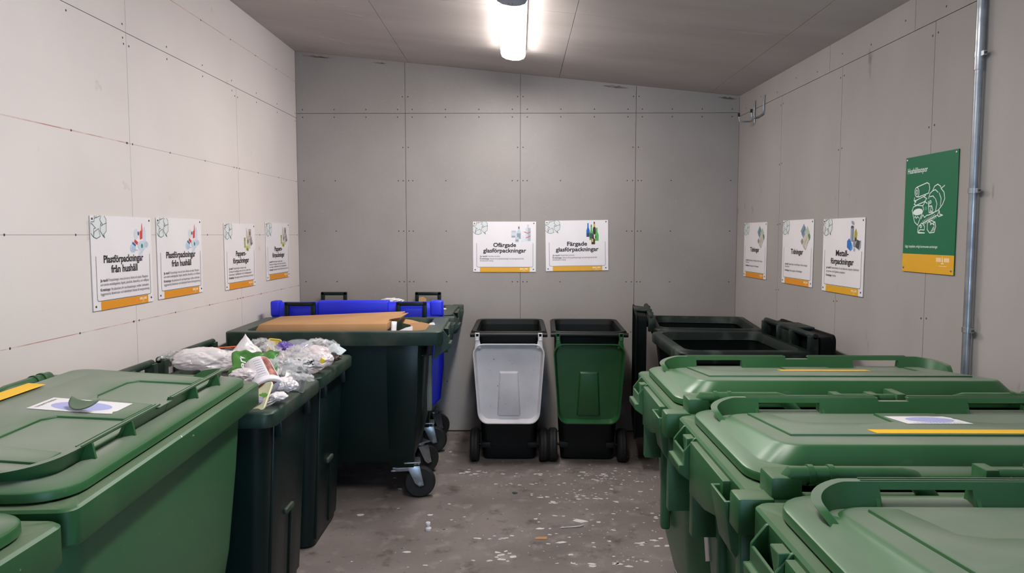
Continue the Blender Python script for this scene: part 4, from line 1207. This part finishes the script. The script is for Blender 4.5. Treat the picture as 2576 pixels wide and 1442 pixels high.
crumpled('plastic_bag', 'large milky white bag lying against the green lid', 'plastic bag', 500, 908, 3.32, (.14, .08, .055), MILKY, 2, .3, 1.4)
crumpled('plastic_bag', 'smaller milky white bag between the large bag and the green printed bag', 'plastic bag', 560, 912, 3.34, (.10, .07, .05), MILKY, 3, .3, 1.5)
# folded dark brown sheet
def sheet(name, label, cat, mat, fn, nu=14, nv=10, group='plastic packaging in the dark bins', thick=0.0012):
    vs_ = [fn(i / nu, j / nv) for j in range(nv + 1) for i in range(nu + 1)]
    fs_ = [(j * (nu + 1) + i, j * (nu + 1) + i + 1, (j + 1) * (nu + 1) + i + 1, (j + 1) * (nu + 1) + i) for j in range(nv) for i in range(nu)]
    o = MB().add(vs_, fs_).build(name, mat, None, smooth=40, recalc=False)
    md = o.modifiers.new('thickness', 'SOLIDIFY')
    md.thickness = thick
    tag(o, label, cat, group)
    return o
BROWN = material('brown_plastic', (52, 40, 38), 0.35, second=(74, 60, 56), nscale=10)
def fbrown(u, v):
    x = -1.66 + 0.30 * u
    y = 3.58 + 0.22 * v
    return (x, y, 0.945 + 0.085 * (1 - abs(u - 0.45) / 0.55) * (0.6 + 0.4 * v) + 0.012 * math.sin(v * 9 + u * 5))
sheet('plastic_sheet', 'folded dark brown plastic sheet standing like a tent by the pale wall', 'plastic sheet', BROWN, fbrown)
o = MB().box(-0.06, 0.06, -0.012, 0.012, -0.003, 0.003).build('plastic_strip', material('orange_plastic', (226, 92, 40), 0.4), None, bevel=0.0015)
put(o, (-1.585, 3.80, 1.015), (0, R(-4), 0.1)); tag(o, 'bright orange plastic strip behind the brown sheet', 'plastic strip', 'plastic packaging in the dark bins')
crumpled('plastic_bag', 'white carrier bag with a knotted peak at the back of the heap', 'plastic bag', 610, 893, 3.45, (.075, .06, .06), MILKY, 5, .22, 1.3, peak=0.75)
# green printed bag
GBAG = material('green_bag', (78, 138, 62), 0.35, second=(52, 104, 48), nscale=16, lo=0.45, hi=0.6, third=(150, 186, 130), tscale=34, tlo=0.66, thi=0.72)
def fgreen(u, v):
    x = -1.285 + 0.205 * u + 0.012 * math.sin(v * 6)
    y = 3.10 + 0.12 * v
    return (x, y, 1.005 + 0.085 * v + 0.007 * math.sin(u * 8 + 1) * (0.4 + v) + 0.006 * math.sin(v * 11 + u * 7) + 0.004 * math.sin(u * 23 + v * 9))
gb = sheet('plastic_bag', 'flattened green printed food bag across the middle of the heap', 'plastic bag', GBAG, fgreen, 22, 14)
tx = text('lettering', 'serv', 0.06, 0, 0, 0, PAPERW, gb, 'LEFT', None, 0.001)
for v in tx.data.vertices:
    uu, vv = 0.30 - v.co.y / 0.195 * 0.75, 0.12 + v.co.x / 0.13 * 0.85
    p = fgreen(uu, min(1, vv))
    v.co = (p[0], p[1] - 0.0025, p[2] + 0.003)
# tub
TUBW = material('tub_white', (226, 220, 226), 0.35)
tub = thing('food_tub', 'white printed food tub with red lettering tipped towards the aisle', 'food tub', (-1.085, 2.985, 1.012), 0, 'plastic packaging in the dark bins')
ax = Vector((0.48, -0.66, -0.50)).normalized()
tub.rotation_euler = ax.to_track_quat('Z', 'Y').to_euler()
tub.scale = (1.28, 1.28, 1.28)
MB().lathe([(0.043, -0.065), (0.0445, -0.063), (0.053, 0.05), (0.053, 0.056)], 32).build('cup', TUBW, tub)
tl = MB().lathe([(0.056, 0.046), (0.057, 0.064), (0.055, 0.066), (0.050, 0.066), (0.048, 0.062), (0.0, 0.062)], 36, cap1=False).build('lid', TUBW, tub)
def band(a0, a1, z0, z1, mat, nm):
    vs_, fs_ = [], []
    n = 12
    for z in (z0, z1):
        r_ = 0.0446 + (z + 0.063) / 0.113 * 0.0085 + 0.0005
        for i in range(n + 1):
            a = R(a0 + (a1 - a0) * i / n)
            vs_.append((r_ * math.cos(a), r_ * math.sin(a), z))
    fs_ = [(i, i + 1, n + 2 + i, n + 1 + i) for i in range(n)]
    MB().add(vs_, fs_).build(nm, mat, tub, recalc=False)
MEAT = material('meat_print', (120, 56, 48), 0.35, second=(196, 128, 108), nscale=40, lo=0.4, hi=0.6)
import mathutils
up_ang = math.degrees(math.atan2(*(lambda l: (l.y, l.x))(tub.rotation_euler.to_matrix().inverted() @ Vector((-0.3, -0.5, 0.8)))))
band(up_ang - 35, up_ang + 5, -0.055, 0.04, pm((206, 202, 208)), 'barcode_panel')
for i in range(7): band(up_ang - 30, up_ang - 2, -0.045 + i * 0.012, -0.041 + i * 0.012, pm((150, 144, 152)), 'printed_line')
band(up_ang - 75, up_ang - 40, -0.06, 0.045, MEAT, 'meat_picture')
band(up_ang + 55, up_ang + 95, -0.062, 0.0, pm((70, 40, 44)), 'dark_print')
MB().flat([(0.044 * math.cos(R(a)), 0.044 * math.sin(R(a))) for a in range(20, 165, 12)], 0.0655).build('lid_picture', MEAT, tl, smooth=0, xf=Matrix.Rotation(R(up_ang - 90), 4, 'Z') @ Matrix.Translation((0, 0, -0.003)))
tx = text('lettering', 'Tzay', 0.034, -0.004, -0.014, 0.0632, pm((170, 36, 50)), tl, 'CENTER', None, 0.0008)
tx.data.transform(Matrix.Rotation(R(up_ang + 200), 4, 'Z'))
MB().flat(oval(0.018, -0.02, .008, .006), 0.0633).build('blue_mark', pm((84, 104, 160)), tl, smooth=0)
# margarine lid with green leaves
CREAM = material('cream_plastic', (228, 224, 186), 0.4)
ml = thing('tub_lid', 'cream tub lid with green leaf print leaning at the bin edge', 'tub lid', (-1.052, 2.865, 0.957), 0, 'plastic packaging in the dark bins')
ml.rotation_euler = (R(50), R(-14), R(-24))
MB().loft([rrect(.05, .065, .018, 0), rrect(.052, .067, .018, .006), rrect(.050, .065, .016, .010), rrect(.045, .06, .014, .007)], True, True).build('plate', CREAM, ml)
mb = MB()
for i in range(11):
    a = i * 2.4
    mb.flat(oval(0.016 + 0.022 * math.cos(a) * ((i % 3) + 1) / 3, 0.004 + 0.022 * math.sin(a * 1.3), .013, .0045, 10, a), 0.0082 + i * 2e-5)
mb.build('leaf_print', pm((96, 158, 66)), ml, smooth=0)
crumpled('plastic_film', 'white crumpled film wad beside the cream lid', 'plastic film', 712, 972, 2.97, (.045, .04, .032), MILKY, 11, .4, 1.8)
crumpled('plastic_film', 'milky film corner along the dark rim below the tub', 'plastic film', 690, 1003, 2.88, (.035, .04, .018), MILKY, 12, .35, 1.8)
# smoky tray
st = thing('plastic_tray', 'smoky grey see-through tray tilted on the bin edge', 'plastic tray', (-1.01, 3.17, 0.985), 0, 'plastic packaging in the dark bins')
st.rotation_euler = (R(38), R(28), R(25))
MB().loft([rrect(.060, .075, .012, 0), rrect(.050, .065, .012, -.035), rrect(.048, .063, .012, -.034), rrect(.057, .072, .012, -.001)], False, False, True).build('wall', SMOKE, st)
MB().loft([rrect(.050, .065, .012, -.035), rrect(.03, .04, .012, -.031)], True, True).build('base', SMOKE, st)
o = MB().loft([rrect(.034, .045, .014, 0), rrect(.037, .048, .015, .010), rrect(.031, .042, .012, .010), rrect(.028, .039, .012, .002)], True, True).build('plastic_tray', material('yellow_plastic', (222, 196, 84), 0.35), None)
put(o, (-1.315, 3.80, 1.015), (R(72), R(8), R(12))); tag(o, 'small yellow plastic tray standing upright in the heap', 'plastic tray', 'plastic packaging in the dark bins')
PURPLE = film('purple_film', (108, 86, 176), 0.15, 0.2)
crumpled('plastic_wrapper', 'purple wrapper next to the yellow tray', 'plastic wrapper', 708, 878, 3.72, (.045, .05, .035), PURPLE, 16, .4, 1.7)
crumpled('plastic_wrapper', 'purple wrapper scrap by the clear domed tray', 'plastic wrapper', 758, 876, 3.9, (.03, .03, .02), PURPLE, 17, .4, 1.7)
# clear dome
dm = thing('plastic_tray', 'clear domed tray lid behind the printed bag', 'plastic tray', (-1.19, 3.82, 0.985), 0, 'plastic packaging in the dark bins')
MB().lathe([(0.105, 0), (0.10, 0.004), (0.092, 0.03), (0.07, 0.058), (0.035, 0.07), (0.0, 0.072)], 30, cap0=False, cap1=False).build('dome', DOME, dm)
crumpled('plastic_bag', 'pinkish white bag inside the heap behind the yellow scrap', 'plastic bag', 785, 896, 3.68, (.085, .07, .05), PINKF, 19, .25, 1.5)
crumpled('plastic_bag', 'pale pink bag lying at the dark rim', 'plastic bag', 795, 908, 3.55, (.075, .06, .045), PINKF, 20, .25, 1.5)
PRINT = material('black_white_print', (214, 212, 214), 0.3, second=(34, 34, 40), nscale=46, lo=0.56, hi=0.58)
crumpled('plastic_bag', 'white bag printed with black characters at the rim', 'plastic bag', 745, 917, 3.44, (.075, .05, .03), PRINT, 22, .35, 2)
o = MB().box(-.012, .012, -.006, .006, -.03, .03).build('plastic_scrap', material('lemon_plastic', (232, 204, 52), 0.35), None, bevel=0.004)
put(o, (-0.985, 3.51, .985), (R(20), R(38), R(15))); tag(o, 'lemon yellow scrap poking out near the rim', 'plastic scrap', 'plastic packaging in the dark bins')
crumpled('plastic_wrapper', 'brown meat wrapper among the clear films', 'plastic wrapper', 703, 905, 3.5, (.035, .03, .025), material('brown_wrapper', (150, 112, 96), 0.35), 23, .35, 2)
o = MB().box(-.05, .05, -.035, .035, -.004, .004).build('plastic_pack', material('white_blue_pack', (206, 216, 220), 0.35, second=(96, 170, 196), nscale=14, lo=0.55, hi=0.6), None, bevel=0.003)
put(o, (-1.0, 3.86, .99), (R(35), R(20), R(-30))); tag(o, 'white and blue printed pack lying on the tall clear bag', 'plastic pack', 'plastic packaging in the dark bins')
crumpled('plastic_wrapper', 'dark brown wrapper pressed along the far rim', 'plastic wrapper', 826, 903, 3.72, (.06, .04, .025), BROWN, 24, .35, 2)
crumpled('paper_scrap', 'beige printed scrap in the near corner of the bin', 'paper scrap', 636, 1012, 2.86, (.05, .04, .018), material('beige_print', (196, 176, 160), 0.5, second=(150, 140, 170), nscale=20, lo=0.5, hi=0.55), 25, .2, 2)
crumpled('plastic_wrapper', 'pale pink wrapper half hidden behind the tub and green rim', 'plastic wrapper', 602, 950, 2.93, (.06, .05, .035), PINKF, 26, .35, 1.4)

WADS = ((468, 916, 3.25, .05, 'in front of the large milky bag'), (545, 903, 3.62, .05, 'under the folded brown sheet'), (668, 888, 3.66, .05, 'below the small yellow tray'),
        (724, 906, 3.50, .045, 'behind the brown meat wrapper'), (762, 908, 3.45, .045, 'against the black-printed bag'), (748, 962, 3.08, .04, 'below the smoky tray at the rim'),
        (822, 893, 3.85, .045, 'at the far corner beside the blue pack'), (735, 938, 3.20, .045, 'above the smoky tray'), (715, 888, 3.74, .045, 'beside the purple wrapper'))
def film_sheet(name, label, cat, px, py, Y, sx, sy, h, mat, seed, rot=0.0, group='plastic packaging in the dark bins', n=34, crease=0.35):
    """crinkled film draped over a hump: a ragged patch with creases"""
    X = (px - 1305) / 1800 * Y
    Z = 1.62 - (py - 591) / 1800 * Y
    off = Vector((seed * 3.7, seed * 1.9, seed * 2.3))
    vs_, fs_ = [], []
    for j in range(n + 1):
        for i in range(n + 1):
            u, v = 2 * i / n - 1, 2 * j / n - 1
            p = Vector((u * 1.6, v * 1.6, 0)) + off
            rr_ = 1 + 0.22 * noise.noise(Vector((math.atan2(v, u) * 1.2, seed, 0)))
            m = max(abs(u), abs(v))
            k_ = m / max(1e-6, math.hypot(u, v)) if m else 1
            k_ = k_ * 0.7 + 0.3
            d1 = 0.5 - abs(noise.noise(p * 1.3))
            d2 = 0.5 - abs(noise.noise(p * 2.9 + off))
            d3 = 0.5 - abs(noise.noise(p * 6.1 - off))
            zz = h * (1 - 0.75 * (u * u + v * v) * 0.5) + h * crease * (1.3 * d1 + 0.8 * d2 + 0.35 * d3)
            w1, w2 = noise.noise(p * 2 + Vector((9, 0, 0))), noise.noise(p * 2 + Vector((0, 9, 0)))
            x, y = (u * k_ * rr_ + 0.16 * w1) * sx, (v * k_ * rr_ + 0.16 * w2) * sy
            vs_.append((x * math.cos(rot) - y * math.sin(rot), x * math.sin(rot) + y * math.cos(rot), zz - h * 0.6))
    for j in range(n):
        for i in range(n):
            a = j * (n + 1) + i
            fs_.append((a, a + 1, a + n + 2, a + n + 1))
    o = MB().add(vs_, fs_).build(name, mat, None, smooth=34, recalc=False)
    o.location = (X, Y, Z)
    return tag(o, label, cat, group)
film_sheet('plastic_bag', 'clear film bag nearest the pale wall, on top of the plastic heap', 'plastic bag', 447, 908, 3.40, 0.098, 0.088, 0.068, CLEAR, 1, 0.9)
film_sheet('plastic_bag', 'crinkled clear bag behind the peaked white bag', 'plastic bag', 648, 885, 3.68, 0.098, 0.075, 0.090, CLEAR, 6, 5.4)
film_sheet('plastic_film', 'crinkled clear film between the tub and the smoky tray', 'plastic film', 703, 935, 3.12, 0.086, 0.075, 0.083, CLEAR, 14, 12.6)
film_sheet('plastic_film', 'clear film scrap just under the green printed bag', 'plastic film', 690, 905, 3.35, 0.057, 0.062, 0.060, CLEAR, 15, 13.5)
film_sheet('plastic_bag', 'tall clear bag with pinkish white paper at the back edge of the heap', 'plastic bag', 795, 882, 3.86, 0.109, 0.088, 0.083, CLEAR, 18, 16.2)
film_sheet('plastic_film', 'clear film with white glints between dome and pale pink bag', 'plastic film', 738, 898, 3.55, 0.069, 0.062, 0.075, CLEAR, 21, 18.9)
for n_, (px_, py_, Y_, sz_, where) in enumerate(WADS):
    film_sheet('plastic_film', 'crinkled clear film piece ' + where, 'plastic film', px_, py_, Y_, sz_ * 1.5, sz_ * 1.25, sz_ * 1.1, CLEAR, 50 + n_, 0.7 * n_)

# ------------------------------------------------------------------ cardboard and paper in the containers
PAPERHEAP = material('loose_paper', (150, 128, 104), 0.8, second=(196, 190, 186), nscale=9, lo=0.45, hi=0.55)
heap('paper_waste', 'loose paper and card filling the container under the big box', -1.61, -0.57, 4.23, 4.81, 0.90, 1.0, PAPERHEAP, 21)
heap('paper_waste', 'loose paper filling the container against the back wall', -1.62, -0.60, 5.17, 5.66, 0.90, 1.02, PAPERHEAP, 33)
bx = thing('cardboard_box', 'big flattened brown cardboard box lying over the open container', 'cardboard box', (-1.19, 4.5, 1.03))
P = lambda x, y, z: (x + 1.19, y - 4.5, z - 1.03)
top = [P(-1.575, 4.30, 1.078), P(-0.80, 4.30, 1.084), P(-0.785, 4.40, 1.094), P(-0.755, 4.74, 1.112), P(-1.60, 4.76, 1.074)]
bot = [P(-1.60, 4.285, 1.030), P(-0.80, 4.285, 1.040), P(-0.79, 4.40, 1.050), P(-0.765, 4.74, 1.068), P(-1.61, 4.76, 1.030)]
MB().add(bot + top, [(4, 3, 2, 1, 0), (5, 6, 7, 8, 9)] + [(i, (i + 1) % 5, (i + 1) % 5 + 5, i + 5) for i in range(5)]).build('carton', [CARD], bx, bevel=0.004)
MB().prism([(0, 0), (0.10, 0.01), (0.115, 0.26), (0.02, 0.22)], lambda a, b, h: P(-0.80 + a * 0.7, 4.38 + b, 1.098 + a * 0.10 + h), 0, 0.004).build('flap', CARD, bx)
def card(label, loc, rot, sx, sy, mat=CARD, name='card_piece', cat='cardboard', th=0.004):
    o = MB().prism([(-sx, -sy), (sx * .9, -sy), (sx, sy * .7), (sx * .1, sy), (-sx * .95, sy * .8)], lambda a, b, h: (a, b, h), 0, th).build(name, mat, None, smooth=0)
    put(o, loc, rot)
    return tag(o, label, cat, 'loose card and paper in the containers')
card('brown card piece peeping up by the right rim of the cardboard container', (-0.615, 4.42, 1.035), (R(62), 0, R(8)), .06, .045)
card('small brown card strip lying beyond the white paper curl', (-0.70, 4.62, 1.05), (R(50), R(14), R(30)), .07, .02)
card('brown card scrap propped inside the handle of the back container', (-0.76, 5.60, 1.085), (R(78), R(6), R(5)), .03, .05)
card('white paper scrap folded in front of the brown card piece', (-0.69, 4.33, 1.035), (R(55), R(-20), R(-12)), .05, .02, PAPERW, 'paper_scrap', 'paper')
card('white paper scrap at the far right of the cardboard container', (-0.545, 4.47, 1.04), (R(65), R(-30), R(10)), .025, .03, PAPERW, 'paper_scrap', 'paper')
def fcurl(u, v):
    a = R(200 * u - 20)
    return (-0.765 + 0.026 * math.sin(a), 4.27 + 0.02 * math.cos(a) + 0.03 * v, 1.03 + 0.065 * v)
sheet('paper_curl', 'curled white paper strip at the corner of the cardboard box', 'paper', PAPERW, fcurl, 12, 4, 'loose card and paper in the containers')
crumpled('paper_wad', 'crumpled white paper showing above the blue lid', 'paper', 985, 757, 5.40, (.085, .05, .02), PAPERW, 31, .4, 2.4, group='loose card and paper in the containers')
crumpled('paper_wad', 'crumpled pale paper at the right end of the back container', 'paper', 1113, 782, 5.42, (.03, .08, .02), PAPERW, 32, .4, 2.4, group='loose card and paper in the containers')

# ------------------------------------------------------------------ things on the floor
FLAKE = material('white_paint_flake', (206, 202, 198), 0.7, second=(186, 180, 176), nscale=30)
def flake_poly(cx, cy, s, seed, ax_=1.6):
    rnd = random.Random(seed)
    n = rnd.randint(6, 9)
    a0 = rnd.uniform(-0.5, 0.5)
    pts_ = []
    for k_ in range(n):
        a = 2 * math.pi * k_ / n
        r_ = s * rnd.uniform(0.4, 1.0)
        x, y = r_ * math.cos(a) * ax_, r_ * math.sin(a)
        pts_.append((cx + x * math.cos(a0) - y * math.sin(a0), cy + x * math.sin(a0) + y * math.cos(a0)))
    return pts_
mb = MB()
rnd = random.Random(11)
n = 0
for i in range(900):
    x = rnd.uniform(-0.95, 0.95)
    y = rnd.uniform(3.3, 5.35)
    dens = 0.12 + 0.75 * max(0, min(1, (x + 0.1) / 0.5)) * (1 if 3.4 < y < 4.9 else 0.2)
    if rnd.random() > dens: continue
    s = 0.0022 + 0.010 * rnd.random() ** 3
    mb.prism(flake_poly(x, y, s, i), lambda a, b, h: (a, b, h), 0.0, 0.0008)
    n += 1
for (x, y, sx, cnt) in ((-0.33, 4.78, .05, 7), (-0.20, 4.76, .09, 8), (0.13, 4.74, .06, 6), (0.52, 4.75, .12, 16), (0.66, 4.66, .12, 14), (0.40, 4.35, .14, 14), (0.30, 4.25, .1, 10), (0.62, 3.65, .14, 10), (0.40, 3.42, .12, 10), (-0.08, 3.72, .08, 8), (-0.13, 3.5, .08, 8), (0.10, 4.55, .16, 10)):
    for k_ in range(cnt):
        mb.prism(flake_poly(x + rnd.gauss(0, sx), y + rnd.gauss(0, .03), 0.004 + 0.012 * rnd.random() ** 1.5, rnd.randint(0, 99999), 2.0), lambda a, b, h: (a, b, h), 0, 0.0009)
s = mb.build('paint_spots', FLAKE, floor, smooth=0)
s['kind'] = 'stuff'
def flake(label, x, y, s_, seed, ax_=1.8, mat=FLAKE, name='paint_flake', cat='paint flake'):
    pl = [(a - x, b - y) for a, b in flake_poly(x, y, s_, seed, ax_)]
    o = MB().prism(pl, lambda a, b, h: (a, b, h), 0, 0.003).build(name, mat, None, smooth=0)
    o.location = (x, y, 0.0005)
    return tag(o, label, cat, 'bits lying on the concrete floor')
flake('white chip on the floor just beyond the white plug', -0.51, 4.03, .014, 3)
flake('white chip on the floor below the dark wheeled bins, left of the aisle', -0.919, 4.026, .016, 5)
flake('white chip at the bottom of the picture below the white plug', -0.568, 3.546, .018, 8)
flake('curved white shard above the plastic strip on the floor', 0.352, 3.95, .028, 12, 2.2)
flake('white chip beside the brown card scrap on the floor', 0.225, 3.665, .02, 14)
flake('white chip close to the plastic strip, on its card scrap side', 0.117, 3.84, .017, 17)
flake('small dark green leaf scrap in the middle of the aisle', -0.021, 4.39, .02, 21, 1.2, material('leaf_green', (44, 62, 46), 0.6), 'leaf_scrap', 'leaf')
o = MB().prism([(-.032, -.012), (.03, -.016), (.034, .014), (-.01, .016), (-.03, .010)], lambda a, b, h: (a, b, h), 0, 0.003).build('card_scrap', CARD, None, smooth=0)
put(o, (0.12, 3.72, 0.0005), (0, 0, R(4))); tag(o, 'small brown card scrap lying on the concrete floor', 'cardboard', 'bits lying on the concrete floor')
o = MB().tube([(-.07, -.012, .004), (-.02, -.004, .004), (.04, .006, .005), (.062, .022, .006)], [.002, .003, .004, .002], 8).build('plastic_strip', FLAKE, None)
put(o, (0.30, 3.865, 0.0)); tag(o, 'thin white plastic strip lying among the paint flakes', 'plastic strip', 'bits lying on the concrete floor')
pg = thing('plastic_plug', 'small white plastic plug standing on the concrete floor', 'plug', (-0.497, 3.825, 0), 0, 'bits lying on the concrete floor')
MB().lathe([(0.016, 0), (0.017, 0.004), (0.017, 0.012), (0.012, 0.016), (0.009, 0.019), (0.009, 0.026), (0.012, 0.03)], 18).build('base', TUBW, pg)
MB().lathe([(0.012, 0.03), (0.0125, 0.034), (0.0125, 0.042), (0.011, 0.044), (0.005, 0.044), (0.005, 0.036)], 18).build('cap', TUBW, pg)
